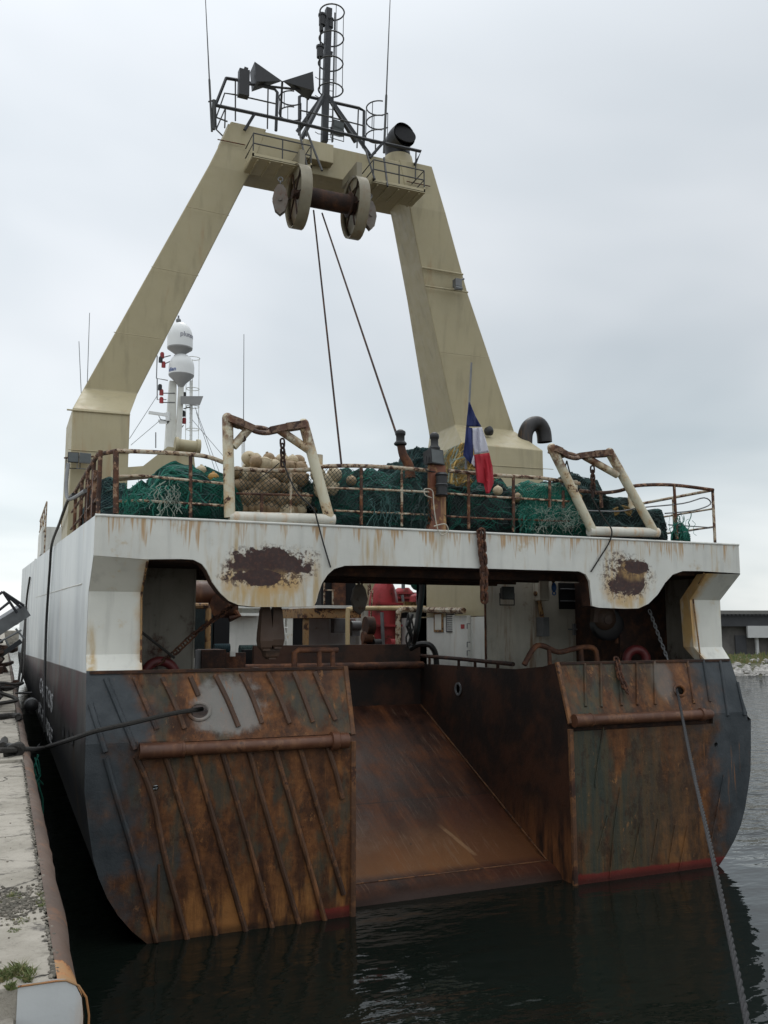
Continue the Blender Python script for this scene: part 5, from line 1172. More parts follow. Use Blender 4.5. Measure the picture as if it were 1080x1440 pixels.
t_ = thing('double_block', 'heavy brown double towing block hung under the port bulwark lip', 'pulley block', tuple(at(380, 925, Y=14.6)))
for x, y0, y1, w in ((373, 853, 915, 12), (389, 853, 912, 12), (381, 875, 927, 14)):
    g = []; YB = 14.5 + (.12 if x == 381 else 0)
    m_ = MB(); tp, bt = at(x, y0, Y=YB), at(x, y1, Y=YB); H_ = tp.z - bt.z; W2 = w / 82
    prf = [(.55, 0), (.7, .1), (.8, .3), (.95, .6), (1.0, .78), (.85, .92), (.5, 1)]
    m_.hexa([bt + Vector((-.06, -.09, 0)), bt + Vector((.06, -.09, 0)), bt + Vector((.06, .09, 0)), bt + Vector((-.06, .09, 0)), tp + Vector((-.05, -.06, 0)), tp + Vector((.05, -.06, 0)), tp + Vector((.05, .06, 0)), tp + Vector((-.05, .06, 0))])
    for s_ in (-1, 1):
        rows = [[Vector((tp.x + s_ * W2 * k * .75, YB + e * .13 * k, tp.z - H_ * f)) for e in (-1, 1)] for k, f in prf]; m_.grid(rows)
    for e in (-1, 1): m_.grid([[Vector((tp.x + s_ * W2 * k * .75, YB + e * .13 * k, tp.z - H_ * f)) for s_ in (-1, 1)] for k, f in prf])
    m_.build('cheek', 'rustbrown', t_, smooth=False) if 'rustbrown' in M else m_.build('cheek', 'blockpaint', t_, smooth=False)
t_ = thing('towing_block', 'large dark round towing block hung in the starboard recess', 'pulley block', tuple(at(852, 905, Y=16.4)))
c = at(852, 878, Y=16.4); m_ = MB(); m_.lathe(c + Vector((-.02, -.15, 0)), [(.30, 0), (.36, .03), (.27, .08), (.27, .18), (.36, .24), (.30, .27)], (.25, 1, 0), 28); m_.build('sheave', 'black', t_)
m_ = MB(); cc = at(850, 872, Y=16.2)
m_.lathe(cc + Vector((0, -.10, .06)), [(.0, 0), (.14, .0), (.20, .04), (.26, .10), (.27, .12)], (.2, 1, -.1), 20); m_.lathe(cc + Vector((0, -.13, .0)), [(.09, 0), (.10, .06)], (.2, 1, -.1), 14)
m_.hexa([cc + Vector(d) for d in ((-.30, -.02, -.05), (.30, -.02, -.05), (.30, .12, -.05), (-.30, .12, -.05), (-.24, -.02, .5), (.24, -.02, .5), (.24, .12, .5), (-.24, .12, .5))]); m_.build('cheek', 'rustbrown', t_)
m_ = MB(); m_.tube([at(862, 858, Y=16.3), at(880, 895, Y=16.3)], .05, 8); m_.tube([at(872, 858, Y=16.3), at(868, 905, Y=16.3)], .05, 8); m_.build('strap', 'rust', t_)
pulley(at(505, 843, Y=17.2), .62, .34, 'flat steel block hanging on a short chain in front of the yellow pipe', (.2, 1, 0), 'blockpaint')

# chains
def chain(pts, label, mat='chainrust', link=.11, wire=.014, wid=.032, name='chain'):
    o = chain_mb(pts, link, wire, wid).build(name, mat); return tag(o, label, 'chain')
YC = 13.93
chain([at(677, 745, Y=YC), at(680, 790, Y=YC), at(681, 836, Y=YC)], 'thick rusty chain hanging over the middle of the stern band', link=.17, wire=.026, wid=.055)
chain([at(674, 746, Y=YC - .02), at(677, 780, Y=YC - .02), at(683, 805, Y=YC), at(679, 838, Y=YC)], 'second rust orange chain twisted round the thick one and ending in a knot', link=.13, wire=.02, wid=.04)
chain([at(397, 618, Y=14.05), at(398, 652, Y=14.05)], 'short steel chain with a hook under the port lifting arch', 'darkrust', .12, .017, .036)
chain([at(833, 656, Y=14.05), at(834, 684, Y=14.05)], 'short dark chain under the starboard lifting arch', 'darkrust', .12, .017, .036)
chain([at(330, 850, Y=15.2), at(275, 890, Y=15.3), at(247, 917, Y=15.4), at(205, 944, Y=15.5)], 'rusty chain drooping across the dark port recess over the red hoop', 'chainrust', .15, .016, .045)
chain([at(913, 858, Y=15.3), at(938, 925, Y=14.9), at(948, 960, Y=14.4)], 'thin chain running down the dark starboard recess to the fairlead', 'steel', .10, .010, .028)
chain([at(511, 800, Y=17.2), at(507, 818, Y=17.2)], 'short rusty chain holding the flat steel block under the deck', 'chainrust', .14, .02, .045)
chain([at(779, 803, Y=16.8), at(778, 818, Y=16.8)], 'very short chain above the blue hook', 'darkrust', .10, .012, .03)
chain([at(866, 925, Y=14.45), at(872, 950, Y=14.2), at(880, 968, Y=14.1)], 'bunched rusty chain lying over the top of the starboard plating', 'chainrust', .14, .022, .045)
m_ = MB(); p = at(779, 826, Y=16.8); m_.sphere(p, .07, 12, 8, (.9, .6, 1.6)); m_.ring(p - Vector((0, 0, .13)), .04, .014, (0, 1, 0), 14, 6); tag(m_.build('hook', 'blue'), 'bright blue hook hanging beside the louvred opening', 'hook')
m_ = MB(); p = at(833, 688, Y=14.05); m_.ring(p, .05, .018, (0, 1, 0), 16, 6, sx=.7); m_.tube([p - Vector((0, 0, .03)), p - Vector((0, 0, .17))], .03, 8); tag(m_.build('hook', 'darkrust'), 'steel swivel hook at the end of the starboard arch chain', 'hook')
m_ = MB(); c = at(225, 950, Y=15.5); m_.ring(c + Vector((0, 0, -.02)), .26, .085, (0, 1, 0), 32, 10); tag(m_.build('hoop', 'insul'), 'dark red hoop leaning in the port recess', 'hoop')
m_ = MB(); c = at(895, 928, Y=15.6); m_.ring(c, .22, .10, (.3, 1, 0), 28, 10); tag(m_.build('hoop', 'insul'), 'dark red ring lying low in the starboard recess', 'hoop')
m_ = MB(); m_.tube([at(198, 888, Y=14.8), at(245, 925, Y=15.2)], .022, 6); tag(m_.build('wire', 'rope'), 'taut dark wire running down to the red hoop', 'wire')
# rods in the starboard recess
m_ = MB(); a_ = at(756, 815, Y=17.86); m_.box((a_.x - .12, 17.6, a_.z - .5), (a_.x + .15, 17.89, a_.z)); m_.build('junction_box', 'dirtywhite', ship, smooth=False, bevel=.02)
flood(at(715, 834, Y=17.6), .15, .15, .2, 'deck_floodlight', ship, (-.1, -1, 0), 'black')
m_ = MB(); a_, b_ = at(757, 868, Y=17.8), at(766, 895, Y=17.8); m_.box((a_.x, 17.6, b_.z), (b_.x, 17.89, a_.z)); m_.build('grey_locker', 'steel', ship, smooth=False)
m_ = MB(); m_.tube([at(762, 800, Y=17.8), at(762, 832, Y=17.8), at(758, 845, Y=17.8), at(763, 870, Y=17.8)], .05, 8); m_.tube([at(752, 835, Y=17.75), at(766, 834, Y=17.75)], .06, 8); m_.build('valve_pipe', 'edge', ship)
m_ = MB(); a_, b_ = at(799, 877, Y=17.88), at(825, 893, Y=17.88); m_.box((a_.x + .12, 17.83, b_.z), (b_.x - .12, 17.89, a_.z)); m_.tube([(a_.x - .05, 17.8, (a_.z + b_.z) / 2), (b_.x + .1, 17.8, (a_.z + b_.z) / 2)], .02, 6); m_.build('hatch_latch', 'steel', ship)

# floats (each one a thing)
cnt = 0; rnd = random.Random(21); fm_ = []
sp = MB(); sp.sphere((0, 0, 0), 1, 20, 14)
def fmesh(mat):
    me = bpy.data.meshes.new('net_float'); m_ = MB(); m_.sphere((0, 0, 0), .12, 20, 14, (1, 1, .96)); m_.cyl((0, 0, .10), (0, 0, .135), .026, 8); m_.ring((0, 0, 0), .118, .006, (0, 0, 1), 24, 4)
    me.from_pydata(m_.v, [], m_.f); me.materials.append(M[mat]); me.polygons.foreach_set('use_smooth', [True] * len(me.polygons)); return me
fms = [fmesh(x) for x in ('float', 'float', 'float2', 'float3')]
def put_float(p, s_=1, k=None):
    global cnt
    k = rnd.choice((0, 0, 1, 2)) if k is None else k
    o = bpy.data.objects.new('net_float', fms[k]); C.objects.link(o); o.location = p; o.scale = (s_,) * 3; o.rotation_euler = (rnd.uniform(-1.5, 1.5), rnd.uniform(-1.5, 1.5), rnd.uniform(0, 6)); cnt += 1
    tag(o, 'round tan net float in the heap behind the port stern rail', 'net float', 'tan net floats heaped behind the stern rail')
x0f, x1f = at(330, 700, Y=14.5).x, at(437, 700, Y=14.5).x
for k in range(6):
    n = 8 if k % 2 else 9
    for r_ in range(2 if k < 5 else 3):
        for i in range(n):
            x = x0f + .06 + (x1f - x0f - .02) * (i + (.5 if k % 2 else 0)) / 9 + rnd.uniform(-.04, .04); z = 7.16 + k * .20 + rnd.uniform(-.035, .035); y = 14.50 + r_ * .24 + k * .035 + rnd.uniform(-.04, .04)
            if (k == 5 and i in (0, 1)) or rnd.random() < .04: continue
            put_float((x, y, z), rnd.uniform(.80, 1.25))
for i in range(7): put_float((x0f + .35 + i * .15 + rnd.uniform(-.04, .04), 14.95 + rnd.uniform(-.1, .1), 8.28 + rnd.uniform(-.02, .05)), rnd.uniform(.85, 1.1))
for (x, y) in ((447, 667), (458, 677), (452, 690), (470, 668), (466, 686)): put_float(tuple(at(x, y, Y=14.42)), 1.15, 2)

# nets: heaped folds of netting with loose twine
def net_pile(x0, x1, y0, y1, top, mat, tw, label, n=260, seed=1, name='net_pile', zb=7.0, rr=.006, lump=.19, mesh=.062):
    rnd = random.Random(seed); NX, NY = 130, 56
    def hf(u, v):
        e = max(0, 1 - abs(2 * v - 1) ** 3.2) ** .45; e2 = max(0, 1 - abs(2 * u - 1) ** 14) ** .5
        h = top(x0 + (x1 - x0) * u) - zb
        return h * e * (.55 + .45 * e2)
    def pt(u, v):
        x = x0 + (x1 - x0) * u; y = y0 + (y1 - y0) * v; z = hf(u, v); z *= 1 + .09 * noise.noise(Vector((x * 1.7, y * 1.3, seed * 5)))
        q_ = Vector((x * 1.9, y * 1.9, z * 2.4 + seed * 7)); d = Vector((noise.noise(q_), noise.noise(q_ + Vector((9, 3, 1))), noise.noise(q_ + Vector((2, 8, 5)))))
        q2 = Vector((x * 5, y * 5, z * 7 + seed * 3)); w = abs(noise.noise(q2)); fold = (1 - abs(math.sin(z * 7 + x * 1.6 + 4.5 * noise.noise(q_ * .55)))) ** 2 * .085 - .03 + .02 * math.sin(z * 26 + x * 5 + 9 * noise.noise(q_ * .8))
        k = min(1, z / .25)
        sw = noise.noise(Vector((x * 3.1 + z * .9, z * .7, seed))); fold += .10 * (1 - abs(sw) * 2.2)
        return Vector((x, y - fold * k * (1 if v < .5 else 0), zb + z)) + d * lump * k - Vector((0, .07, 0)) * w * k + Vector((0, 0, fold * .7 * k))
    vs = [(.5 - .5 * math.cos(math.pi * j / NY)) for j in range(NY + 1)]
    g = [[pt(i / NX, v) for i in range(NX + 1)] for v in vs]; m_ = MB(); m_.grid(g)
    o = m_.build(name, mat); tag(o, label, 'fishing net')
    # the mesh itself, lying over the folds, and loose twine (parts of the net)
    m_ = MB(); W_x, W_y = x1 - x0, 2.4; sp_ = mesh
    K_ = int((W_x + W_y) / sp_)
    for sg in (1, -1):
        for k in range(K_):
            c0 = k * sp_; pts = []
            for j in range(61):
                v = j / 60 * .62; a_ = c0 - (v / .62 * W_y); u = a_ / W_x if sg > 0 else 1 - a_ / W_x
                if not 0 < u < 1: continue
                jx = .02 * noise.noise(Vector((a_ * 6, v * 30, k * .37 + sg))); pts.append(pt(min(1, max(0, u + jx)), .003 + v * v / .62 * .9 + v * .1) + Vector((0, -.014, .010)))
            if len(pts) > 4: m_.m = (k // 5) % 2 if len(tw) > 1 else 0; m_.tube(pts, rr * .85, 3, cap=False)
    m_.build('draped_mesh', list(tw)[:2], o)
    m_ = MB()
    for i in range(int(n * .35)):
        u, v = rnd.random(), rnd.choice((rnd.uniform(.0, .22), rnd.uniform(0, .75))); a = rnd.gauss(0, .5) + rnd.choice((0, 0, 1.3)); pts = []
        for j in range(9):
            if not (0 <= u <= 1 and 0.002 <= v <= .98): break
            pts.append(pt(u, v) + Vector((0, -.018, .012)))
            u += math.cos(a) * .11 / (x1 - x0); v += math.sin(a) * .05 / (y1 - y0) * (.5 + 2 * v); a += rnd.gauss(0, .35)
        if len(pts) > 3: m_.m = rnd.choice((0, 0, 0, 1)); m_.tube(smooth_path(pts, 2), rr * (rnd.uniform(.6, 1.5) if rnd.random() < .8 else rnd.uniform(2, 3.4)), 5)
    m_.build('loose_twine', list(tw), o); return o
def prof_px(pts, Y):
    P_ = sorted([(at(x, y, Y=Y).x, at(x, y, Y=Y).z) for x, y in pts])
    def f(x):
        if x <= P_[0][0]: return P_[0][1]
        for (a_, b_), (c_, d_) in zip(P_, P_[1:]):
            if x <= c_: return b_ + (d_ - b_) * (x - a_) / (c_ - a_)
        return P_[-1][1]
    return f
X_ = lambda px, Y=14.6: at(px, 700, Y=Y).x
net_pile(X_(160), X_(332), 14.35, 16.6, prof_px([(160, 705), (185, 694), (205, 684), (228, 668), (250, 660), (275, 660), (300, 667), (332, 676)], 15.2), 'netgreen', ('strandgreen', 'strandteal'), 'bright green trawl net heaped in the port corner', 520, 3)
net_pile(XL + .1, X_(180), 14.5, 18.5, prof_px([(150, 690), (172, 690), (190, 690)], 15.5), 'netblue', ('strandteal', 'stranddark'), 'blue green netting bundled against the port side rail', 160, 5)
net_pile(X_(438), X_(612), 14.45, 16.9, prof_px([(438, 680), (470, 674), (520, 672), (560, 672), (612, 674)], 15.4), 'netteal', ('strandteal', 'strandgreen', 'strandpale'), 'teal trawl net piled in the middle of the stern deck', 620, 8)
net_pile(X_(532, 15.8), X_(606, 15.8), 15.4, 16.5, prof_px([(532, 668), (550, 652), (566, 652), (573, 640), (588, 634), (597, 640), (606, 662)], 15.9), 'netblue', ('stranddark', 'strandteal'), 'peaked teal net bundle rising behind the lantern post', 160, 9, zb=7.3, lump=.10)
net_pile(X_(625), X_(735), 14.5, 16.8, prof_px([(625, 682), (660, 680), (700, 678), (735, 682)], 15.2), 'netdark', ('stranddark', 'strandgreen'), 'near black net heaped behind the flag', 420, 11)
net_pile(X_(722), X_(815), 14.4, 16.6, prof_px([(722, 690), (760, 686), (800, 688), (815, 700)], 15.2), 'netgreen', ('strandgreen', 'strandpale', 'strandyellow'), 'green net tangled with pale twine beside the starboard arch', 620, 13, rr=.008)
net_pile(X_(812), X_(935), 14.6, 17.0, prof_px([(812, 672), (822, 676), (840, 698), (870, 706), (900, 716), (935, 736)], 15.3), 'netdark', ('stranddark', 'strandteal'), 'dark net sloping down behind the starboard arch', 300, 17)
net_pile(X_(626, 15.6), X_(684, 15.6), 15.3, 16.2, prof_px([(626, 662), (632, 644), (650, 634), (665, 640), (684, 664)], 15.6), 'netyellow', ('strandyellow', 'strandpale'), 'yellow tan netting heap between the floodlight and the flag', 320, 19, zb=7.6, lump=.09)
net_pile(X_(945), X_(958), 14.4, 14.7, prof_px([(940, 744), (950, 738), (962, 742)], 14.5), 'netgreen', ('strandgreen',), 'small green rag of net tied at the starboard rail', 40, 23, lump=.05)
m_ = MB(); c = at(524, 722, Y=14.42); m_.lathe((c.x, 14.45, c.z), [(.0, 0), (.30, .0), (.33, .04), (.30, .09)], (0, 1, .1), 26); o = tag(m_.build('rubber_bobbin', 'brownrubber' if 'brownrubber' in M else 'darkrust'), 'round brown bobbin disc leaning under the teal net', 'bobbin'); o.scale = (1.05, 1, .62)

# diamond mesh hung on the middle rail
def hung_mesh(xa, xb, ya, yb, Y, mat, label, cell=.075, wire=.0042):
    a_, b_ = at(xa, ya, Y=Y), at(xb, yb, Y=Y); m_ = MB(); w, h = b_.x - a_.x, a_.z - b_.z; nx, nz_ = int(w / cell), int(h / cell)
    def p(i, j): x = a_.x + i * cell; z = a_.z - j * cell; n_ = noise.noise(Vector((x * 2.5, z * 2.5, 3))); return Vector((x + n_ * .05, Y + .05 * noise.noise(Vector((x * 2, z * 2, 8))), z + .03 * n_ - .03 * math.sin(i * .9) * (j / max(1, nz_))))
    for i in range(-nz_, nx):
        for s_ in (1, -1):
            pts = [(i + j, j) if s_ > 0 else (i + nz_ - j, j) for j in range(nz_ + 1)]; pts = [p(u, v) for u, v in pts if 0 <= u <= nx]
            if len(pts) > 1: m_.tube(pts, wire, 4)
    return tag(m_.build('hung_netting', mat), label, 'fishing net')
hung_mesh(450, 604, 657, 722, 14.22, 'stranddark', 'dark diamond mesh hung along the rail in front of the teal net')
hung_mesh(632, 718, 700, 738, 14.22, 'stranddark', 'dark diamond mesh hung on the rail below the flag')
hung_mesh(730, 812, 680, 745, 14.22, 'strandgreen', 'torn green mesh hung on the rail left of the starboard arch', .06, .006)

# coils, hoses, ropes
def rope(pts, r, label, mat='rope', k=6, name='mooring_rope', cat='rope', n=8, twist=0):
    pp = smooth_path(pts, k); m_ = MB()
    if twist:
        L = [0]
        for a_, b_ in zip(pp, pp[1:]): L.append(L[-1] + (b_ - a_).length)
        N = int(L[-1] / (r * 1.1)); ps = []; i = 0
        for q_ in range(N + 1):
            s_ = L[-1] * q_ / N
            while i < len(L) - 2 and L[i + 1] < s_: i += 1
            t_ = (s_ - L[i]) / max(1e-6, L[i + 1] - L[i]); ps.append(pp[i].lerp(pp[i + 1], t_))
        for st in range(3):
            sp_ = []
            for q_, p in enumerate(ps):
                d = (ps[min(q_ + 1, N)] - ps[max(q_ - 1, 0)]).normalized(); a_ = d.cross(Vector((.3, .2, 1))).normalized(); b_ = d.cross(a_); th = st * 2.0944 + q_ * 1.1 / 2.2
                sp_.append(p + (a_ * math.cos(th) + b_ * math.sin(th)) * r * .5)
            m_.tube(sp_, r * .56, 6)
    else: m_.tube(pp, r, n)
    return tag(m_.build(name, mat), label, cat)
bo = at(954, 975, Y=14.1)
rope([at(948, 960, Y=14.4), at(953, 975, Y=14.08), at(958, 1000, D=16.4), at(974, 1080, D=13.0), at(999, 1190, D=10.0), at(1027, 1320, D=7.8), at(1051, 1440, D=6.5), at(1071, 1560, D=5.6), Vector((4.4, 1.6, 3.3)), Vector((4.2, .8, 3.86))], .026, 'grey three strand mooring rope from the starboard fairlead down to the quay', 'greyrope', twist=1, k=8)
ql = at(30, 1055, Z=QZ + .05)
rope([Vector((-1.6, ql.y - .1, QZ + .05)), Vector((-.4, ql.y, QZ + .06)), at(25, 1054, Z=QZ + .08), at(60, 1052, X=.7), at(105, 1038, X=1.06), at(135, 1028, Y=13.84), at(180, 1018, Y=13.84), at(235, 1005, Y=13.88), at(262, 1000, Y=14.05), at(284, 997, Y=14.5)], .036, 'thick black mooring rope from the quay to the port fairlead hole', 'rope')
m_ = MB(); c = at(22, 1058, Z=QZ + .06)
for k in range(5): m_.ring(c + Vector((.02 * k - .04, .03 * k, .008 * k)), .085 - .006 * k, .026, (.3 * k - .5, 1, .3), 18, 6)
tag(m_.build('rope_knot', 'rope'), 'bulky dark rope knot lying on the quay edge', 'knot')
rope([Vector((-1.6, 13.0, QZ + .05)), at(0, 1049, Z=QZ + .04), at(22, 1052, Z=QZ + .04), at(40, 1056, X=.55), at(54, 1050, X=1.0), at(62, 1030, X=1.12), at(63, 960, X=1.12), at(65, 880, X=1.12), at(70, 800, X=1.12), at(73, 765, X=1.12), at(84, 735, X=1.12), at(95, 705, X=1.15), at(103, 695, X=1.18)], .035, 'black supply cable climbing the white ship side from the quay', 'rubber', name='supply_cable', cat='cable')
rope([at(96, 652, Y=20.7), at(93, 680, Y=20.4), at(95, 700, Y=20.0), at(104, 700, X=1.2), at(120, 690, X=1.2)], .04, 'grey cable hanging from the floodlight on the port gantry foot', 'steel', name='lamp_cable', cat='cable')
rope([at(441, 296, Y=20.7), at(480, 652, Y=16.5)], .022, 'port one of two steel warps from the gantry drum to the net deck', 'darkrust', name='warp', cat='wire rope')
rope([at(453, 300, Y=20.7), at(560, 618, Y=14.6)], .022, 'starboard one of two steel warps, running to the lantern post', 'darkrust', name='warp', cat='wire rope')
rope([at(398, 650, Y=14.0), at(416, 690, Y=13.95), at(440, 715, Y=13.9), at(447, 735, Y=13.94), at(455, 765, Y=13.95), at(465, 798, Y=13.97)], .013, 'thin black line trailing from the port arch over the white band', 'rubber', name='line', cat='line')
rope([at(832, 700, Y=14.0), at(850, 730, Y=13.95), at(860, 745, Y=13.9), at(857, 762, Y=13.95), at(843, 785, Y=13.96), at(831, 804, Y=13.97)], .015, 'thin line trailing from the starboard arch over the white band', 'rope', name='line', cat='line')
rope([at(607, 700, Y=13.94), at(598, 696, Y=13.93), at(597, 688, Y=13.93), at(608, 690, Y=13.93), at(610, 710, Y=13.93), at(614, 738, Y=13.93), at(620, 752, Y=13.92), at(630, 747, Y=13.92), at(626, 737, Y=13.92), at(610, 740, Y=13.93)], .010, 'pale looped cord hanging on the orange lamp post', 'cord', name='cord', cat='cord')
rope([at(393, 651, Y=14.0), at(380, 662, Y=14.1), at(360, 676, Y=14.12)], .009, 'fine dark line from the port arch hook to the rail', 'rubber', name='line', cat='line')
rope([at(388, 642, Y=14.1) if 0 else at(797, 648, Y=14.05), at(800, 660, Y=14.05), at(803, 672, Y=14.05), at(796, 675, Y=14.05), at(794, 662, Y=14.05), at(797, 648, Y=14.05)], .014, 'doubled black rope loop hanging from the ring of the starboard arch', 'rope', name='rope_loop')
rope([at(342, 610, Y=14.05), at(345, 618, Y=14.0), at(341, 620, Y=14.05), at(339, 612, Y=14.08)], .016, 'small steel shackle loop on the port arch brace', 'darkrust', name='shackle', cat='shackle')
# hanging hose bundle near the white panel
for i, (dx_, mt_) in enumerate(((0, 'rubber'), (3, 'netdark'))):
    rope([at(590 + dx_, 806, Y=19), at(592 + dx_, 830, Y=19), at(588 + dx_, 860, Y=19), at(584 + dx_, 890, Y=19), at(582, 905, Y=19.5)], .05, ('thick black hose hanging down in front of the white cable panel', 'dark netting rope hanging beside the thick black hose')[i], mt_, name='hose', cat='hose')
m_ = MB(); rnd = random.Random(3)
for k in range(9):
    pts = [at(576 + rnd.uniform(-5, 6), y + rnd.uniform(-2, 2), Y=19.5 + rnd.uniform(-.1, .1)) for y in (865, 880, 895, 908)]; m_.tube(smooth_path(pts, 3), .022, 5)
tag(m_.build('hose_bundle', 'rubber'), 'bundle of thin black hoses hanging beside the pipe frame', 'hose')
rope([at(578, 912, Y=20.3), at(590, 906, Y=20.0), at(604, 907, Y=19.8), at(612, 918, Y=19.8), at(614, 935, Y=19.8)], .07, 'black corrugated hose curving over the slip corner', 'rubber', name='hose', cat='hose')
rope([at(580, 809, Y=22), at(596, 806, Y=22), at(604, 812, Y=22), at(600, 824, Y=22), at(584, 824, Y=22), at(583, 814, Y=22)], .11, 'green net roll seen against the sky through the opening', 'netgreen', name='net_roll', cat='fishing net')
# yellow hose coil in the starboard net
for k in range(3): rope([at(855, 722 + k * 4, Y=14.7), at(875, 712 + k * 4, Y=14.7), at(892, 722 + k * 4, Y=14.7), at(902, 742 + k * 3, Y=14.7)], .028, ('upper', 'middle', 'lower')[k] + ' of three faded yellow hoses curving out of the dark net', 'netyellow', name='hose', cat='hose')

# ================================================================ QUAY CLUTTER AND GANGWAYS
g_ = thing('gangway', 'grey steel gangway with lattice rail running up from the quay to the ship', 'gangway', at(-60, 915, Y=26))
a_, b_ = at(-60, 918, Y=26), at(34, 858, Y=26.5); m_ = MB(); m_.beam(a_, b_, .5, .36); m_.build('walkway', 'steel', g_, smooth=False)
m_ = MB()
for p_, q_ in (((4, 832), (24, 862)), ((4, 832), (34, 852)), ((-60, 880), (4, 832)), ((-60, 905), (14, 846)), ((6, 834), (30, 855))): m_.tube([at(*p_, Y=26), at(*q_, Y=26)], .04, 6)
m_.build('rail', 'mast', g_)
g_ = thing('gangway', 'lower thin dark gangway farther along the ship side', 'gangway', at(-60, 960, Y=33))
m_ = MB(); m_.beam(at(-60, 965, Y=33), at(30, 901, Y=33), .2, .16); m_.build('walkway', 'mast', g_, smooth=False)
m_ = MB()
for p_, q_ in (((-60, 935), (30, 886)), ((8, 900), (14, 912)), ((22, 884), (34, 898)), ((-60, 918), (26, 876))): m_.tube([at(*p_, Y=33), at(*q_, Y=33)], .035, 5)
m_.build('rail', 'steel', g_)
rope([at(37, 855, X=1.1), at(33, 900, X=1.0), at(26, 960, X=.8), at(18, 1000, X=.4), at(4, 1050, Z=QZ + .04)], .06, 'dark rope sagging from the gangway foot along the ship side to the quay', 'rope')
rope([at(42, 812, X=1.12), at(37, 850, X=1.1), at(34, 930, X=1.0), at(30, 960, X=.9)], .05, 'brown rope hanging close to the white ship side by the gangway', 'rope')
rope([Vector((-1.5, 15.4, QZ + .05)), at(10, 1007, Z=QZ + .04), at(26, 1010, Z=QZ + .04), at(31, 1020, X=.5)], .05, 'short black rope lying across the quay slabs behind the knot', 'rope')
def heap(cx, cy, n, R_, r, h, seed, mat, label):
    rnd = random.Random(seed); m_ = MB()
    for i in range(n):
        c = Vector((cx + rnd.gauss(0, R_ * .45), cy + rnd.gauss(0, R_ * .8), QZ + .05 + rnd.random() * h)); pts = [c + Vector((math.cos(t_ * .9 + i) * rnd.uniform(.15, .5), math.sin(t_ * .9 + i) * rnd.uniform(.15, .5), rnd.uniform(-.08, .12))) for t_ in range(7)]
        for p in pts: p.z = max(p.z, QZ + .03)
        m_.tube(smooth_path(pts, 3), r * rnd.uniform(.6, 1.3), 5)
    return tag(m_.build('rope_heap', mat), label, 'rope heap')
heap(-.75, 19.5, 34, .8, .05, .5, 1, 'rope', 'dark tangle of rope and wire heaped on the quay beside the ship')
heap(-1.0, 25, 40, 1.1, .07, 1.3, 2, 'darkrust', 'tall rusty heap of chain and rope on the quay under the gangway')
heap(-.9, 33, 40, 1.2, .08, 1.5, 3, 'darkrust', 'farthest heap of rusty gear on the quay')
m_ = MB(); m_.cyl((-.25, 22.5, QZ), (-.25, 22.5, QZ + .5), .2, 18); m_.cyl((-.25, 22.5, QZ + .5), (-.25, 22.5, QZ + .66), .3, 18); tag(m_.build('bollard', 'darkrust'), 'squat iron bollard at the quay edge beside the tangled ropes', 'bollard')
m_ = MB(); m_.lathe((.62, 20.3, QZ - .05), [(.05, -.25), (.13, -.2), (.15, 0), (.13, .2), (.05, .25)], (0, 1, 0), 20); m_.tube([(.3, 20.3, QZ + .2), (.62, 20.3, QZ + .2)], .02, 5); tag(m_.build('fender', 'rubber'), 'small black rubber fender squeezed between quay and hull', 'fender')
m_ = MB(); m_.box((-.55, 28.0, QZ), (-.1, 28.5, QZ + 1.0)); m_.box((-.53, 28.02, QZ + 1.0), (-.12, 28.48, QZ + 1.06)); tag(m_.build('box', 'shedwhite', smooth=False, bevel=.03), 'small white box standing among the ropes at the quay edge', 'box')
# green fender net below the knot
net = MB(); rnd = random.Random(4)
for i in range(22):
    p = at(42, 1068, X=.5) + Vector((rnd.uniform(-.03, .15), rnd.uniform(-.4, .5), rnd.uniform(-.35, .05))); net.tube([p, p + Vector((rnd.uniform(-.1, .1), rnd.uniform(-.15, .15), -.25)), p + Vector((rnd.uniform(-.1, .1), rnd.uniform(-.2, .2), -.5))], .012, 4)
tag(net.build('net_scrap', 'strandgreen'), 'scrap of green net hanging over the quay edge by the knot', 'fishing net')
# distant low sheds along the quay
for i, (x0, x1, y, h, c) in enumerate(((-30, -12, 190, 7, 'shedwhite'), (-12, -1.5, 205, 5, 'shed'), (-50, -31, 170, 9, 'shed'))):
    b = thing('quay_building', ('white', 'small grey', 'taller grey')[i] + ' building far down the quay ' + ('left of the gangways', 'nearest the ship', 'at the picture edge')[i], 'building', ((x0 + x1) / 2, y, QZ))
    m_ = MB(); m_.box((x0, y, QZ), (x1, y + 14, QZ + h * .8)); m_.build('wall', c, b, smooth=False)
    m_ = MB(); m_.hexa([Vector((x0 - .4, y - .4, QZ + h * .8)), Vector((x1 + .4, y - .4, QZ + h * .8)), Vector((x1 + .4, y + 14.4, QZ + h * .8)), Vector((x0 - .4, y + 14.4, QZ + h * .8)), Vector((x0, y + 6, QZ + h)), Vector((x1, y + 6, QZ + h)), Vector((x1, y + 8, QZ + h)), Vector((x0, y + 8, QZ + h))]); m_.build('roof', 'shedroof', b, smooth=False)
    for k in range(3): m_ = MB(); w_ = (x1 - x0) / 4; m_.box((x0 + w_ * (k + .5), y - .05, QZ + 1), (x0 + w_ * (k + 1.1), y - .01, QZ + 2.6)); m_.build('window', 'sheddark', b, smooth=False)
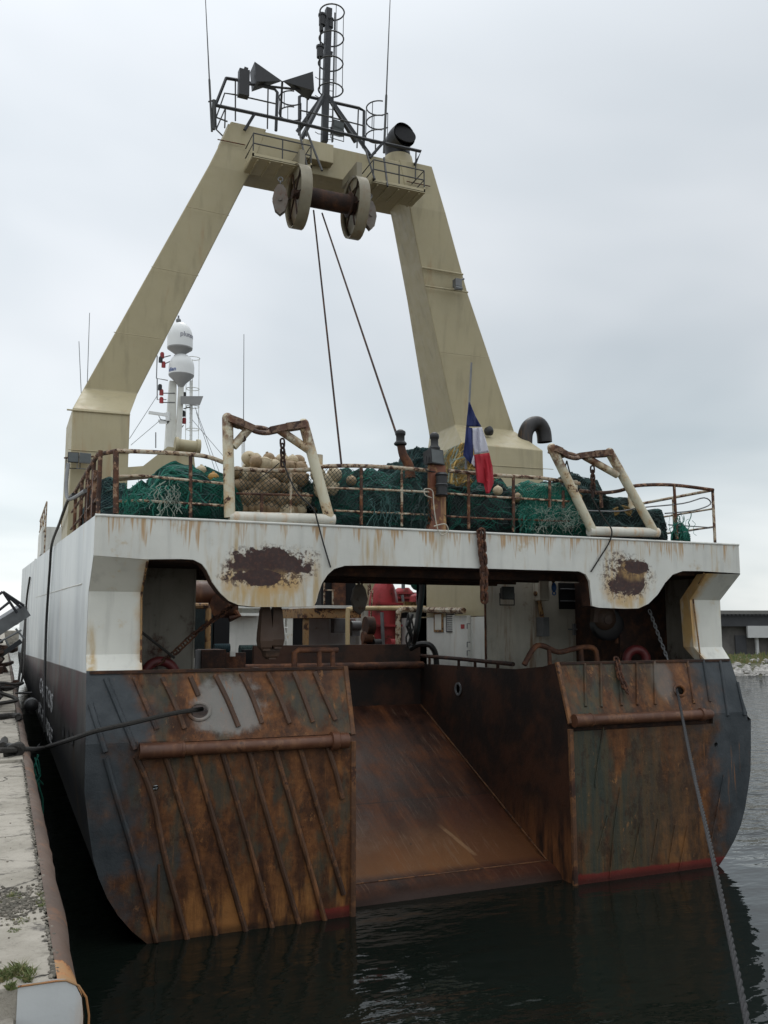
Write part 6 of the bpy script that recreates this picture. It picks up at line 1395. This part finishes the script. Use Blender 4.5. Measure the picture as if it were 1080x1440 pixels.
# net drawn over the floats, frayed ends at the starboard arch, rust rim on the quay end
hung_mesh(335, 445, 660, 722, 14.30, 'stranddark', 'dark diamond mesh drawn over the tan floats', .085, .005)
m_ = MB(); rnd = random.Random(31)
for i in range(110):
    p = at(rnd.uniform(755, 815), rnd.uniform(715, 742), Y=14.12); pts = [p]
    d = Vector((rnd.gauss(0, 1), rnd.uniform(-.3, .1), rnd.gauss(-.1, .8))).normalized()
    for k in range(5): d = (d + Vector((rnd.gauss(0, .5), 0, rnd.gauss(-.1, .5)))).normalized(); q_ = pts[-1] + d * .045; q_.y = 14.1 + .03 * rnd.random(); q_.z = max(q_.z, 7.10); pts.append(q_)
    m_.tube(pts, .0035, 3)
tag(m_.build('frayed_twine', 'strandpale'), 'pale frayed twine tangled at the foot of the starboard arch', 'twine')
m_ = MB(); m_.tube([(.14, 4.497, QZ + .004)] + [(x, 4.497, z) for x, z in prof[:6]] if 0 else [(.14, 4.497, QZ + .0), (.30, 4.497, QZ + .0), (.345, 4.497, QZ - .004), (.40, 4.497, QZ - .035), (.435, 4.497, QZ - .09), (.45, 4.497, QZ - .17), (.45, 4.497, QZ - .9)], .005, 5); m_.build('rusty_rim', 'copingyellow', cop)

for (x, y, Y_, k) in ((283, 662, 14.9, 2), (300, 672, 14.7, 3), (295, 708, 14.42, 0), (494, 676, 14.6, 0), (700, 690, 14.45, 2), (728, 700, 14.4, 0), (812, 700, 14.5, 3)):
    o_ = bpy.data.objects.new('net_float', fms[k]); C.objects.link(o_); o_.location = at(x, y, Y=Y_); o_.scale = (.8, .8, .8)
    tag(o_, 'stray net float half buried in the netting behind the stern rail', 'net float', 'stray floats caught in the nets')
rnd = random.Random(91)
for i, (x0, mt_, l_) in enumerate(((188, 'strandgreen', 'green twine ends hanging over the port rail by the white corner'), (240, 'strandpale', 'pale twine knot lying at the foot of the port rail'), (540, 'strandteal', 'teal twine ends hanging through the middle rail'), (600, 'stranddark', 'dark twine hanging beside the orange lamp post'), (745, 'strandgreen', 'long green twine ends hanging over the rail right of the flag'), (955, 'strandgreen', 'green twine ends hanging at the far starboard rail'))):
    m_ = MB()
    for k in range(26):
        p = at(x0 + rnd.gauss(0, 9), 700 + rnd.uniform(-12, 12), Y=14.10 + rnd.random() * .06); p.z = 7.35 + rnd.random() * .35; pts = [p]
        for j in range(6):
            p = p + Vector((rnd.gauss(0, .035), rnd.gauss(0, .01), -rnd.uniform(.02, .09))); p.y = max(14.06, min(14.2, p.y)); p.z = max(7.09, p.z); pts.append(p)
        m_.tube(smooth_path(pts, 2), rnd.choice((.004, .005, .009)), 4)
    tag(m_.build('loose_twine', mt_), l_, 'twine')
